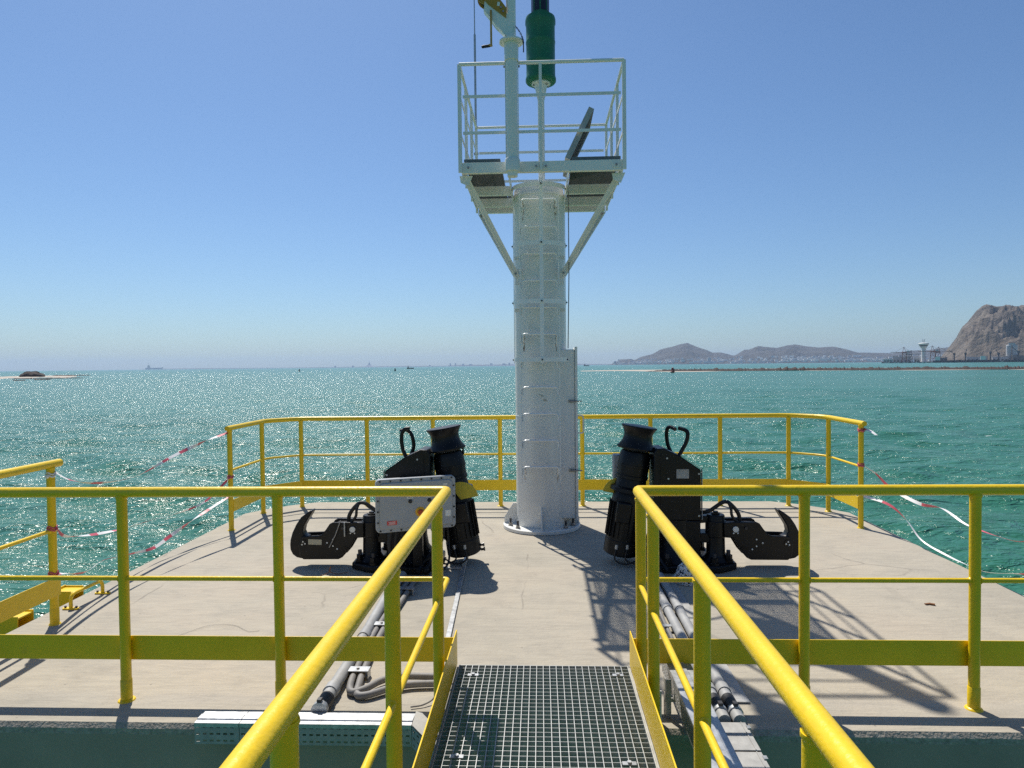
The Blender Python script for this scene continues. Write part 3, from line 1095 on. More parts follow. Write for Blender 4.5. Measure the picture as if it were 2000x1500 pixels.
w_ = MB().prism([(-0.04, 4.715), (-0.035, 4.80), (-0.13, 4.93), (-0.25, 5.0), (-0.265, 4.92), (-0.20, 4.84)], (DX, DY - 0.037, 0), (1, 0, 0), (0, 0, 1), 0.007).build("winch_plate", "winch_gold", dv)
MB().prism([(-0.07, 4.80), (-0.03, 4.82), (-0.13, 4.93), (-0.25, 5.0), (-0.265, 4.92), (-0.20, 4.84)], (DX, DY + 0.06, 0), (1, 0, 0), (0, 0, 1), 0.007).build("winch_plate", "winch_gold", dv)
MB().lathe((DX - 0.21, DY - 0.03, 4.925), (0, 1, 0), [(0.085, 0), (0.085, 0.008), (0.05, 0.010), (0.05, 0.075), (0.085, 0.078), (0.085, 0.086)], 28).build("winch_drum", "winch_gold", dv, angle=30)
MB().lathe((DX - 0.21, DY - 0.018, 4.925), (0, 1, 0), [(0.068, 0), (0.068, 0.06)], 28).build("wire_rope", "dark_steel", dv)
MB().box((DX - 0.105, DY - 0.0425, 4.835), (0.022, 0.002, 0.034), Matrix.Rotation(R(8), 3, 'Y')).build("sticker", "label_white", dv)
for (x, z) in ((-0.065, 4.77), (-0.085, 4.805)):
    MB().cyl((DX + x, DY - 0.05, z), (DX + x, DY - 0.04, z), 0.009, n=8).build("bolt", "bolt_steel", dv)
MB().bx(DX - 0.180, DX - 0.162, DY - 0.060, DY - 0.050, 4.465, 4.78).build("crank_arm", "brass", dv, bevel=0.002)
MB().cyl((DX - 0.165, DY - 0.058, 4.472), (DX - 0.185, DY - 0.10, 4.462), 0.008, n=8).build("crank_pin", "brass", dv)
MB().lathe((DX - 0.176, DY - 0.07, 4.468), (-0.9, -0.35, -0.28), [(0.010, 0.0), (0.0125, 0.012), (0.0125, 0.075), (0.010, 0.082)], 14).build("crank_grip", "black_rubber", dv)
ch = MB()
cpts = smooth_path([(DX + 0.04, DY - 0.045, 4.64), (DX + 0.075, DY - 0.06, 4.585), (DX + 0.10, DY - 0.06, 4.53), (DX + 0.108, DY - 0.055, 4.49)], 4)
for i in range(len(cpts) - 1):
    a, b = cpts[i], cpts[i + 1]
    d = (b - a).normalized()
    sd = d.cross(Vector((0, 1, 0))).normalized() if i % 2 else Vector((0, 1, 0))
    ring_ = [a.lerp(b, 0.5) + d * 0.012 * math.cos(2 * math.pi * k / 8) + sd * 0.006 * math.sin(2 * math.pi * k / 8) for k in range(8)]
    ch.tube(ring_, 0.0022, 5, closed=True)
ch.build("pin_chain", "dark_steel", dv)
MB().cyl((DX + 0.108, DY - 0.055, 4.50), (DX + 0.108, DY - 0.055, 4.41), 0.005, n=8).build("locking_pin", "dark_steel", dv)

# lightning rod
rod = thing("lightning_rod", (-0.70, 7.72, 3.5), "slim grey lightning rod standing at the basket's back left corner", "rod")
MB().cyl((-0.70, 7.722, 3.43), (-0.702, 7.722, 5.42), 0.0125, n=10).build("rod_base", "galvanised", rod)
MB().cyl((-0.702, 7.722, 5.42), (-0.706, 7.722, 7.2), 0.0065, 0.003, n=8).build("rod_tip", "galvanised", rod)
for z in (3.55, 4.09):
    MB().box((-0.70, 7.716, z), (0.05, 0.012, 0.03)).build("rod_clamp", "galvanised", rod)


# ------------------------------------------------------------------ quick-release mooring hooks
def mooring_hook(s, label):
    """s = +1 hook pointing right, -1 mirrored"""
    root = thing("mooring_hook", (s * 1.3, 5.75, 0), label, "mooring hook", "black mooring hooks beside the tower")
    ex = (s, 0, 0)

    def B(name, mb, m="black_paint", parent=root, bevel=0.0, angle=35):
        return mb.build(name, m, parent, angle=angle, bevel=bevel)

    def P(x, y, z):
        return (s * x, y, z)
    # base casting with bolts
    base = MB().prism([(0.86, -0.20), (0.98, -0.27), (1.44, -0.27), (1.60, -0.16), (1.60, 0.20), (1.46, 0.31), (0.98, 0.31), (0.86, 0.22)],
                      (0, 5.78, 0.032), ex, (0, 1, 0), 0.056)
    bs = B("base_plate", base, bevel=0.012)
    B("pedestal", MB().lathe(P(1.14, 5.80, 0.056), (0, 0, 1), [(0.24, 0), (0.20, 0.06), (0.165, 0.11), (0.15, 0.20), (0.15, 0.345)], 28), angle=30)
    B("pedestal_block", MB().prism([(1.05, 0.10), (1.315, 0.10), (1.315, 0.398), (1.05, 0.398)], (0, 5.79, 0), ex, (0, 0, 1), 0.26), bevel=0.01)
    B("link_block", MB().prism([(1.29, 0.21), (1.40, 0.21), (1.40, 0.29), (1.315, 0.29)], (0, 5.76, 0), ex, (0, 0, 1), 0.16), bevel=0.006)
    B("link_block", MB().prism([(1.29, 0.365), (1.40, 0.375), (1.40, 0.43), (1.29, 0.43)], (0, 5.76, 0), ex, (0, 0, 1), 0.12), bevel=0.006)
    for (x, y) in ((1.54, 5.66), (1.54, 5.94), (0.93, 5.62), (0.93, 5.96), (1.40, 5.56), (1.02, 5.55), (1.40, 6.04)):
        bb = B("anchor_bolt", MB().cyl(P(x, y, 0.06), P(x, y, 0.155), 0.017, n=12), "dark_steel")
        B("nut", MB().cyl(P(x, y, 0.061), P(x, y, 0.078), 0.040, n=20).cyl(P(x, y, 0.078), P(x, y, 0.118), 0.032, n=6), "black_paint", bb)
    # pivot post and hook arm
    px = 1.451
    B("pivot_post", MB().lathe(P(px, 5.72, 0.056), (0, 0, 1), [(0.12, 0), (0.092, 0.035), (0.078, 0.06), (0.074, 0.20), (0.074, 0.375), (0.068, 0.386)], 28), angle=30)
    B("post_cap", MB().lathe(P(px, 5.72, 0.44), (0, 0, 1), [(0.036, 0), (0.036, 0.014), (0.022, 0.016), (0.022, 0.028)], 8), angle=30)
    B("swivel_collar", MB().lathe(P(px, 5.72, 0.262), (0, 0, 1), [(0.080, 0), (0.084, 0.004), (0.084, 0.125), (0.080, 0.13)], 28), angle=30)
    arm = [(1.50, 0.388), (1.564, 0.393), (1.763, 0.393), (1.789, 0.38), (1.823, 0.331), (1.858, 0.291), (1.891, 0.278), (2.03, 0.274),
           (2.06, 0.20), (2.05, 0.11), (2.02, 0.078), (1.719, 0.08), (1.684, 0.097), (1.641, 0.146), (1.573, 0.26), (1.50, 0.265)]
    ck = B("hook_cheek", MB().prism(arm, (0, 5.645, 0), ex, (0, 0, 1), 0.022), bevel=0.006)
    B("hook_cheek", MB().prism(arm, (0, 5.795, 0), ex, (0, 0, 1), 0.022), bevel=0.006)
    core = [(1.50, 0.375), (1.75, 0.375), (1.80, 0.32), (1.85, 0.268), (1.90, 0.252), (2.03, 0.25), (2.04, 0.11), (1.72, 0.095), (1.65, 0.16), (1.58, 0.275), (1.50, 0.28)]
    B("hook_core", MB().prism(core, (0, 5.72, 0), ex, (0, 0, 1), 0.124), bevel=0.004)
    horn = [(1.944, 0.485), (1.961, 0.487), (1.995, 0.467), (2.047, 0.428), (2.09, 0.366), (2.124, 0.296), (2.142, 0.234), (2.146, 0.19), (2.143, 0.150), (2.124, 0.111), (2.09, 0.085),
            (2.047, 0.076), (2.013, 0.080), (1.985, 0.10), (1.985, 0.26), (2.018, 0.272), (2.034, 0.305), (2.025, 0.349), (1.995, 0.401), (1.961, 0.454)]
    B("hook_horn", MB().prism(horn, (0, 5.72, 0), ex, (0, 0, 1), 0.10), bevel=0.016, angle=50)
    yf = 5.633
    for (x, z, r, m) in [(1.592, 0.335, 0.024, "label_white"), (1.676, 0.345, 0.012, "dark_steel")]:
        B("pin_cap", MB().cyl(P(x, yf, z), P(x, yf - 0.012, z), r, n=20), m, ck)
    for (x, z) in [(1.575, 0.303), (1.61, 0.303), (1.761, 0.251), (1.761, 0.195), (1.811, 0.222), (1.726, 0.17), (2.0, 0.214), (2.017, 0.231), (2.026, 0.207)]:
        B("screw", MB().cyl(P(x, yf, z), P(x, yf - 0.006, z), 0.0065, n=8), "label_white", ck)
    B("pivot_disc", MB().cyl(P(2.014, yf + 0.002, 0.217), P(2.014, yf - 0.004, 0.217), 0.030, n=20), "black_paint", ck)
    B("pivot_disc", MB().lathe(P(1.66, yf + 0.001, 0.165), (0, -1, 0), [(0.026, 0), (0.026, 0.006), (0.018, 0.006), (0.018, 0.003), (0.012, 0.003), (0.012, 0.008)], 20), "black_paint", ck)
    if s < 0:
        B("name_plate", MB().box(P(1.915, yf - 0.001, 0.228), (0.115, 0.003, 0.045), Matrix.Rotation(R(2), 3, 'Y')), "plate_tan", ck)
        B("trip_lever", MB().tube([P(1.655, yf - 0.02, 0.40), P(1.655, yf - 0.022, 0.28)], 0.006, 8), "galvanised", ck)
        B("trip_lever", MB().tube([P(1.69, yf - 0.015, 0.41), P(1.735, yf - 0.018, 0.29), P(1.79, yf - 0.015, 0.185)], 0.005, 8), "bolt_steel", ck)
    # hose from housing to arm
    hose = [(1.30, 5.74, 0.452), (1.382, 5.70, 0.468), (1.443, 5.69, 0.508), (1.495, 5.68, 0.547), (1.538, 5.68, 0.551), (1.573, 5.68, 0.525), (1.615, 5.69, 0.478), (1.64, 5.70, 0.43), (1.642, 5.70, 0.385)]
    B("hydraulic_hose", MB().tube(smooth_path([P(*p) for p in hose], 4), 0.0165, 10), "black_rubber")
    hose2 = [(1.545, 5.66, 0.545), (1.56, 5.65, 0.50), (1.565, 5.65, 0.45), (1.59, 5.66, 0.41), (1.62, 5.67, 0.385)]
    B("hydraulic_hose", MB().tube(smooth_path([P(*p) for p in hose2], 4), 0.012, 8), "black_rubber")
    # gearbox cover
    cov = [(0.931, 0.40), (0.934, 0.962), (0.955, 0.997), (1.013, 1.002), (1.152, 0.936), (1.318, 0.821), (1.318, 0.40)]
    cv = B("gear_cover", MB().prism(cov, (0, 5.79, 0), ex, (0, 0, 1), 0.26), bevel=0.008)
    edge = [(1.152, 0.944), (1.326, 0.825), (1.326, 0.408)]
    for a, b in zip(edge[:-1], edge[1:]):
        B("edge_trim", MB().bar(P(a[0] + 0.001, 5.672, a[1]), P(b[0] + 0.001, 5.672, b[1]), 0.035, 0.004, up=(s, 0, 0.4)), "galvanised_dull", cv)
    if s > 0:
        B("data_plate", MB().box(P(1.168, 5.6575, 0.79), (0.102, 0.003, 0.076)), "galvanised_dull", cv)
    for (x, z) in ((1.05, 0.75), (1.04, 0.92), (1.30, 0.44), (1.30, 0.79)):
        B("cover_screw", MB().cyl(P(x, 5.659, z), P(x, 5.652, z), 0.008, n=8), "galvanised", cv)
    B("cover_rib", MB().bx(*sorted((s * 0.985, s * 0.995)), 5.653, 5.661, 0.42, 0.95), "black_paint", cv)
    # capstan on a leaning axis
    ax = Vector((s * 0.155, 0, 0.988)).normalized()
    c0 = Vector((s * 0.812, 5.85, 0.975))
    prof = [(0.0, 0), (0.158, 0.0), (0.163, 0.008), (0.163, 0.016), (0.145, 0.035), (0.128, 0.065), (0.119, 0.10), (0.119, 0.125), (0.128, 0.155), (0.145, 0.182), (0.151, 0.190), (0.149, 0.199), (0.12, 0.203), (0.02, 0.206)]
    B("capstan_head", MB().lathe(c0, ax, prof, 40), angle=40)
    ghead = [(0.105, -0.012), (0.118, -0.02), (0.13, -0.05), (0.135, -0.13), (0.138, -0.132), (0.138, -0.15), (0.132, -0.152), (0.130, -0.22), (0.136, -0.225), (0.136, -0.25), (0.125, -0.255), (0.135, -0.32), (0.165, -0.335), (0.168, -0.365), (0.15, -0.37)]
    B("capstan_gear", MB().lathe(c0, ax, ghead, 32), angle=30)
    mprof = [(0.12, -0.36), (0.135, -0.40), (0.14, -0.44), (0.143, -0.78), (0.147, -0.785), (0.147, -0.90), (0.125, -0.915), (0.05, -0.92)]
    mot = B("capstan_motor", MB().lathe(c0, ax, mprof, 32), angle=30)
    side = ax.cross(Vector((0, 1, 0))).normalized()
    for k in range(22):
        a = 2 * math.pi * k / 22
        q = side * math.cos(a) + Vector((0, 1, 0)) * math.sin(a)
        p0 = c0 - ax * 0.46 + q * 0.146
        p1 = c0 - ax * 0.76 + q * 0.146
        B("cooling_fin", MB().bar(p0, p1, 0.004, 0.022, up=q), "black_paint", mot)
    tb = c0 - ax * 0.52 + Vector((-s * 0.05, -0.16, 0))
    rotm = Matrix((side, Vector((0, 1, 0)), ax)).transposed()
    B("terminal_box", MB().box(tb, (0.12, 0.07, 0.17), rotm), "black_paint", mot, bevel=0.01)
    for dx in (-0.06, 0.03):
        q = c0 - ax * 0.80 + Vector((dx, -0.145, 0))
        B("cable_gland", MB().cyl(q, q - ax * 0.035, 0.013, n=8), "galvanised", mot)
        e_ = Vector((s * 0.83, 5.70, 0.07))
        path = smooth_path([q - ax * 0.03, q - ax * 0.12 + Vector((0, -0.02, 0)), Vector((q.x + s * 0.07, 5.66, 0.035)), e_], 5)
        B("motor_cable", MB().tube(path, 0.007, 8), "black_rubber", mot)
    for dz in (-0.42, -0.86, -0.90):
        q = c0 + ax * dz - side * 0.145
        B("motor_lug", MB().cyl(q, q - side * 0.03, 0.012, n=8).cyl(q - side * 0.025, q - side * 0.035, 0.018, n=8), "black_paint", mot)
    # yellow guard beside the motor
    gp = [(0.0, 0.0)] + [(0.15 * math.cos(R(a)), 0.15 * math.sin(R(a))) for a in range(0, 121, 12)]
    B("rope_guard", MB().prism(gp, c0 - ax * 0.40 + Vector((-s * 0.075, 0.02 if s > 0 else -0.185, 0)), (-s * 0.97, 0, 0.2), (0.2 * s, 0, 0.97), 0.006), "guard_yellow")
    B("foot_switch_post", MB().tube(smooth_path([c0 - side * 0.13 - ax * 0.06, c0 - side * 0.135 + ax * 0.0, c0 - side * 0.125 + ax * 0.03], 3), 0.009, 8))
    if s > 0:
        B("relay_box", MB().box(P(0.665, 6.02, 0.80), (0.07, 0.10, 0.22)), "box_grey", bevel=0.012)
        B("relay_bracket", MB().bar(P(0.665, 5.97, 0.80), P(0.80, 5.90, 0.80), 0.03, 0.008))
    # rope horns
    if s > 0:
        h1 = [(1.135, 5.92, 0.90), (1.124, 5.92, 0.933), (1.098, 5.925, 0.995), (1.086, 5.925, 1.075), (1.091, 5.92, 1.138), (1.112, 5.90, 1.157), (1.140, 5.86, 1.145), (1.146, 5.85, 1.140)]
        h2 = [(1.105, 5.70, 0.87), (1.133, 5.70, 0.914), (1.175, 5.70, 0.987), (1.209, 5.70, 1.055), (1.219, 5.70, 1.118), (1.203, 5.71, 1.146), (1.160, 5.74, 1.160), (1.152, 5.745, 1.162)]
    else:
        h1 = [(1.105, 5.70, 0.87), (1.126, 5.70, 0.912), (1.16, 5.70, 0.973), (1.178, 5.70, 1.051), (1.176, 5.70, 1.129), (1.153, 5.70, 1.170), (1.115, 5.70, 1.178), (1.108, 5.70, 1.178)]
        h2 = [(1.15, 5.92, 0.90), (1.137, 5.92, 0.94), (1.118, 5.92, 0.999), (1.126, 5.92, 1.071), (1.148, 5.92, 1.121), (1.184, 5.91, 1.148), (1.222, 5.90, 1.140), (1.23, 5.90, 1.137)]
    for hh in (h1, h2):
        B("rope_horn", MB().tube(smooth_path([P(*p) for p in hh], 5), 0.0165, 12), "black_paint", cv)
    # supply hoses at the foot
    for k, off in enumerate((0.0, 0.05)):
        pth = [(0.93, 5.66 + off, 0.36), (0.88, 5.62 + off, 0.22), (0.93 + off, 5.56, 0.08), (0.94 + off * 1.2, 5.42, 0.05)]
        B("supply_hose", MB().tube(smooth_path([P(*p) for p in pth], 5), 0.016, 8), "black_rubber")
    return root


mooring_hook(1, "black quick-release mooring hook with leaning capstan right of the tower")
mooring_hook(-1, "black quick-release mooring hook with leaning capstan behind the grey control box")


# ------------------------------------------------------------------ control box
def control_box():
    root = thing("control_box", (-1.01, 5.43, 0), "grey flanged control box with orange stop knob in front of left hook", "control box")
    a = R(21)
    rz = Matrix.Rotation(a, 3, 'Z')
    o = Vector((-1.01, 5.42, 0.595))

    def W(x, y, z):
        return o + rz @ Vector((x, y, z))

    def rr(w, h, r, k=5):
        out = []
        for cx, cy, s0 in ((w / 2 - r, h / 2 - r, 0), (-w / 2 + r, h / 2 - r, 90), (-w / 2 + r, -h / 2 + r, 180), (w / 2 - r, -h / 2 + r, 270)):
            for i in range(k + 1):
                t = R(s0 + 90 * i / k)
                out.append((cx + r * math.cos(t), cy + r * math.sin(t)))
        return out
    ex = rz @ Vector((1, 0, 0))
    lidp = MB().prism(rr(0.645, 0.425, 0.035), W(0, 0, 0), ex, (0, 0, 1), 0.022).build("box_lid", "box_grey", root, bevel=0.004)
    MB().prism(rr(0.585, 0.365, 0.03), W(0, -0.016, 0), ex, (0, 0, 1), 0.014).build("lid_panel", "box_grey", lidp, bevel=0.005)
    MB().prism(rr(0.645, 0.425, 0.035), W(0, 0.024, 0), ex, (0, 0, 1), 0.022).build("box_flange", "box_grey", root, bevel=0.004)
    MB().prism(rr(0.59, 0.37, 0.03), W(0, 0.13, 0), ex, (0, 0, 1), 0.188).build("box_body", "box_grey", root, bevel=0.01)
    n = 0
    for i in range(8):
        for z in (-0.197, 0.197):
            x = -0.29 + 0.58 * i / 7
            MB().cyl(W(x, -0.010, z), W(x, -0.018, z), 0.0075, n=6).build("lid_bolt", "ink", lidp)
    for i in range(4):
        for x in (-0.308, 0.308):
            z = -0.13 + 0.26 * i / 3
            MB().cyl(W(x, -0.010, z), W(x, -0.018, z), 0.0075, n=6).build("lid_bolt", "ink", lidp)
    for x in (-0.055, 0.10):
        MB().box(W(x, -0.025, 0.058), (0.050, 0.003, 0.016), rz).build("switch_label", "label_white", lidp)
        b_ = MB().lathe(W(x + 0.002, -0.022, 0.028), rz @ Vector((0, -1, 0)), [(0.015, 0), (0.015, 0.014), (0.011, 0.022)], 16).build("selector_switch", "ink", lidp)
        for k in range(3):
            MB().box(W(x - 0.012 + 0.012 * k, -0.0272, 0.059), (0.008, 0.001, 0.004), rz).build("print_line", "ink", lidp)
    es = MB().lathe(W(0.028, -0.022, -0.062), rz @ Vector((0, -1, 0)), [(0.040, 0), (0.040, 0.004), (0.036, 0.006)], 24).build("stop_collar", "knob_yellow", lidp)
    MB().lathe(W(0.028, -0.027, -0.062), rz @ Vector((0, -1, 0)), [(0.012, 0), (0.012, 0.014), (0.023, 0.016), (0.023, 0.030), (0.016, 0.036)], 20).build("stop_knob", "knob_red", es)
    rl = MB().box(W(-0.20, -0.0245, -0.135), (0.078, 0.003, 0.032), rz).build("warning_label", "label_red", lidp)
    for k in range(3):
        MB().box(W(-0.20, -0.0265, -0.127 - 0.008 * k), (0.058 - 0.012 * (k % 2), 0.001, 0.0035), rz).build("print_line", "label_white", rl)
    MB().box(W(0.255, -0.0245, -0.09), (0.045, 0.003, 0.05), rz).build("rating_label", "label_white", lidp)
    MB().box(W(0.235, -0.0245, 0.148), (0.035, 0.003, 0.012), rz).build("rating_label", "label_white", lidp)
    # stand and cables
    st = MB().bx(-1.06, -0.98, 5.50, 5.56, 0.062, 0.42).build("stand_post", "black_paint", root, bevel=0.004)
    MB().bx(-1.12, -0.92, 5.46, 5.62, 0.005, 0.062).build("stand_foot", "black_paint", root, bevel=0.004)
    for x in (-0.19, -0.145, 0.05):
        q = W(x, 0.12, -0.185)
        MB().cyl(q, q - Vector((0, 0, 0.06)), 0.014, n=10).build("cable_gland", "galvanised", root)
        pth = smooth_path([q - Vector((0, 0, 0.05)), q - Vector((0.01, 0.01, 0.16)), q + Vector((0.01, 0.03, -0.28)), q + Vector((0.08, 0.10, -0.37))], 5)
        MB().tube(pth, 0.019 if x < 0 else 0.012, 10).build("flexible_conduit", "black_rubber", root)
    pth = smooth_path([W(0.24, 0.12, -0.18), W(0.245, 0.12, -0.30), W(0.18, 0.10, -0.44), W(0.04, 0.12, -0.53)], 6)
    MB().tube(pth, 0.013, 8).build("flexible_conduit", "black_rubber", root)
    pth = smooth_path([W(0.28, 0.14, -0.17), W(0.30, 0.16, -0.36), W(0.27, 0.05, -0.52), W(0.15, -0.05, -0.58)], 6)
    MB().tube(pth, 0.009, 8).build("flexible_conduit", "black_rubber", root)


control_box()


# ------------------------------------------------------------------ pipes, trays, strips on the deck
def pipe_run(label, pts, r, m="pipe_grey", joints=(), sleeve=None, name="conduit_pipe"):
    root = thing(name, (pts[0][0], pts[0][1], 0), label, "pipe", "conduit pipes lying on the deck")
    MB().tube(pts, r, 14).build("pipe_body", m, root, angle=50)
    for p in joints:
        MB().cyl((p[0], p[1] - 0.03, p[2]), (p[0], p[1] + 0.03, p[2]), r * 1.18, n=16).build("coupling", m, root)
    if sleeve:
        (a, b) = sleeve
        MB().cyl(a, b, r * 1.12, n=16).build("sleeve", "black_rubber", root)
        c = Vector(a).lerp(Vector(b), 0.0)
        MB().cyl(c, c - (Vector(b) - Vector(a)).normalized() * 0.03, r * 1.22, n=12).build("clamp_ring", "galvanised", root)
        MB().box(c + Vector((0, -0.015, r * 1.3)), (0.02, 0.028, 0.022)).build("clamp_screw", "dark_steel", root)
    return root


pipe_run("thick grey pipe on the deck left of the walkway, leftmost of three",
         [(-1.088, 3.215, 0.037), (-1.09, 3.7, 0.037), (-1.128, 4.8, 0.037), (-1.115, 5.35, 0.037)], 0.033,
         joints=[(-1.0905, 3.42, 0.037), (-1.103, 4.12, 0.037)], sleeve=((-1.088, 3.24, 0.037), (-1.088, 3.34, 0.037)))
loopA = smooth_path([(-1.045, 5.30, 0.024), (-1.062, 4.25, 0.024), (-1.035, 3.70, 0.024), (-1.02, 3.52, 0.024), (-0.99, 3.43, 0.024), (-0.93, 3.455, 0.028), (-0.86, 3.55, 0.03), (-0.76, 3.60, 0.03), (-0.56, 3.60, 0.03), (-0.50, 3.61, 0.03)], 5)
loopB = smooth_path([(-0.995, 5.30, 0.024), (-1.018, 4.28, 0.024), (-0.992, 3.70, 0.024), (-0.975, 3.52, 0.022), (-0.955, 3.41, 0.022), (-0.90, 3.40, 0.024), (-0.80, 3.47, 0.026), (-0.70, 3.515, 0.026), (-0.56, 3.53, 0.026), (-0.50, 3.54, 0.026)], 5)
pipe_run("grey flexible conduit left of the walkway with the wider loop", loopA, 0.0185, "hose_grey", name="flexible_conduit")
pipe_run("grey flexible conduit left of the walkway with the tighter loop", loopB, 0.0185, "hose_grey", name="flexible_conduit")
for i, (x, y, lab) in enumerate([(-1.012, 3.64, "small galvanised pipe clamp on conduits nearest the left railing"),
                                 (-1.036, 4.30, "small galvanised pipe clamp on conduits midway to left hook"),
                                 (-1.020, 5.00, "small galvanised pipe clamp on conduits in left hook's shadow")]):
    r_ = thing("pipe_clamp", (x, y, 0), lab, "clamp", "pipe clamps over the left conduits")
    MB().bx(x - 0.062, x + 0.062, y - 0.03, y + 0.03, 0.046, 0.051).bx(x - 0.062, x - 0.057, y - 0.03, y + 0.03, 0.003, 0.046).bx(
        x + 0.057, x + 0.062, y - 0.03, y + 0.03, 0.003, 0.046).build("clamp_strap", "galvanised", r_)
    MB().cyl((x, y, 0.051), (x, y, 0.059), 0.009, n=6).build("clamp_bolt", "bolt_steel", r_)
for (x0, x1, lab) in ((0.842, 0.848, "grey conduit pipe right of the walkway, nearer the walkway"), (0.912, 0.926, "grey conduit pipe right of the walkway, farther from the walkway")):
    pipe_run(lab, [(x0, 3.16, 0.036), (x0, 3.4, 0.036), (x1, 4.8, 0.036), (x1, 5.35, 0.036)], 0.030,
             joints=[(x0 + (x1 - x0) * 0.1, 3.46, 0.036), (x1 - 0.001, 4.62, 0.036)], sleeve=((x0, 3.255, 0.036), (x0, 3.37, 0.036)))
c_ = thing("flexible_conduit", (0.80, 4.2, 0), "dark thin conduit right of the walkway beside two grey pipes", "pipe")
MB().tube(smooth_path([(0.792, 3.58, 0.02), (0.788, 4.1, 0.02), (0.80, 4.8, 0.02), (0.85, 5.35, 0.03)], 4), 0.014, 8).build("pipe_body", "hose_grey", c_)
r_ = thing("pipe_clamp", (0.86, 4.33, 0), "flat galvanised strap over the pipes right of the walkway", "clamp")
MB().bx(0.76, 0.82, 4.30, 4.34, 0.036, 0.040).bx(0.756, 0.76, 4.30, 4.34, 0.003, 0.040).bx(0.82, 0.824, 4.30, 4.34, 0.003, 0.04).build("clamp_strap", "galvanised", r_)
o_ = MB().bx(0.958, 1.03, 3.43, 5.3, 0.004, 0.009).build("steel_strip", "galvanised_dull")
tag(o_, "long flat galvanised strip beside the pipes right of the walkway", "steel strip")
o_ = MB().bx(0.80, 1.03, 3.395, 3.425, 0.004, 0.011).build("steel_strip", "galvanised_dull")
tag(o_, "short crosswise galvanised strip under the right pipes", "steel strip")
sb = MB()
sb.prism([(-0.702, 6.25), (-0.670, 6.25), (-0.568, 4.05), (-0.600, 4.05)], (0, 0, 0.010), (1, 0, 0), (0, 1, 0), 0.012)
tag(sb.build("steel_strip", "galvanised", bevel=0.002), "long flat steel earthing strip running from left capstan toward walkway", "steel strip")
o_ = MB().bx(-0.90, -0.668, 5.62, 5.65, 0.004, 0.016).build("steel_strip", "galvanised")
tag(o_, "short steel strip crossing from left hook base to earthing strip", "steel strip")


def slotted(mb, origin, ex, ez, length, height, rows, pitch_, slot_l, slot_h, t):
    """sheet with real slots: strips between rows and webs between slots"""
    origin, ex, ez = Vector(origin), Vector(ex), Vector(ez)
    ny = ex.cross(ez).normalized()
    rot = Matrix((ex, ny, ez)).transposed()
    rh = height / rows

    def strip(a0, a1, b0, b1):
        c = origin + ex * ((a0 + a1) / 2) + ez * ((b0 + b1) / 2)
        mb.box(c, (a1 - a0, t, b1 - b0), rot)
    for i in range(rows + 1):
        zc = i * rh
        b0 = max(0, zc - (rh - slot_h) / 2)
        b1 = min(height, zc + (rh - slot_h) / 2)
        strip(0, length, b0, b1)
    n = int(length / pitch_)
    for i in range(rows):
        b0 = i * rh + (rh - slot_h) / 2
        b1 = b0 + slot_h
        x = 0.0
        for k in range(n + 1):
            a0 = k * pitch_ - (pitch_ - slot_l) / 2
            a1 = k * pitch_ + (pitch_ - slot_l) / 2
            strip(max(0, a0), min(length, a1 if k < n else length), b0, b1)


tr = thing("cable_tray", (-1.1, 3.1, 0), "galvanised cable tray with slotted side along the deck's front edge", "cable tray")
for (x0, x1) in ((-1.645, -1.432), (-1.429, -0.615)):
    sp_ = MB()
    slotted(sp_, (x0, 3.098, -0.068), (1, 0, 0), (0, 0, 1), x1 - x0, 0.098, 3, 0.0325, 0.018, 0.009, 0.002)
    sp_.build("slotted_side", "galvanised_dull", tr)
    ld = MB()
    ld.prism([(0, 0.031), (0.03, 0.031), (0.034, 0.036), (0.072, 0.036), (0.076, 0.031), (0.108, 0.031), (0.108, 0.034), (0.078, 0.034), (0.074, 0.039), (0.032, 0.039), (0.028, 0.034), (0, 0.034)],
             ((x0 + x1) / 2, 3.094, 0), (0, 1, 0), (0, 0, 1), x1 - x0)
    ld.bx(x0, x1, 3.0935, 3.0955, 0.014, 0.032).bx(x0, x1, 3.200, 3.202, 0.001, 0.032)
    ld.build("tray_lid", "galvanised", tr)
sp_ = MB()
d_ = Vector((0.62, -0.62, -0.25)).normalized()
slotted(sp_, (-0.612, 3.098, -0.070), d_, (0, 0, 1), 0.20, 0.098, 3, 0.0325, 0.018, 0.009, 0.002)
sp_.build("slotted_side", "galvanised_dull", tr)
MB().prism([(0.0, 0.0), (0.0, 0.105), (0.03, 0.105), (0.125, 0.01), (0.125, -0.115)], (-0.612, 3.095, 0.034), (1, 0, -0.25), (0, 1, 0.1), 0.003).build("tray_bend", "galvanised_dull", tr)

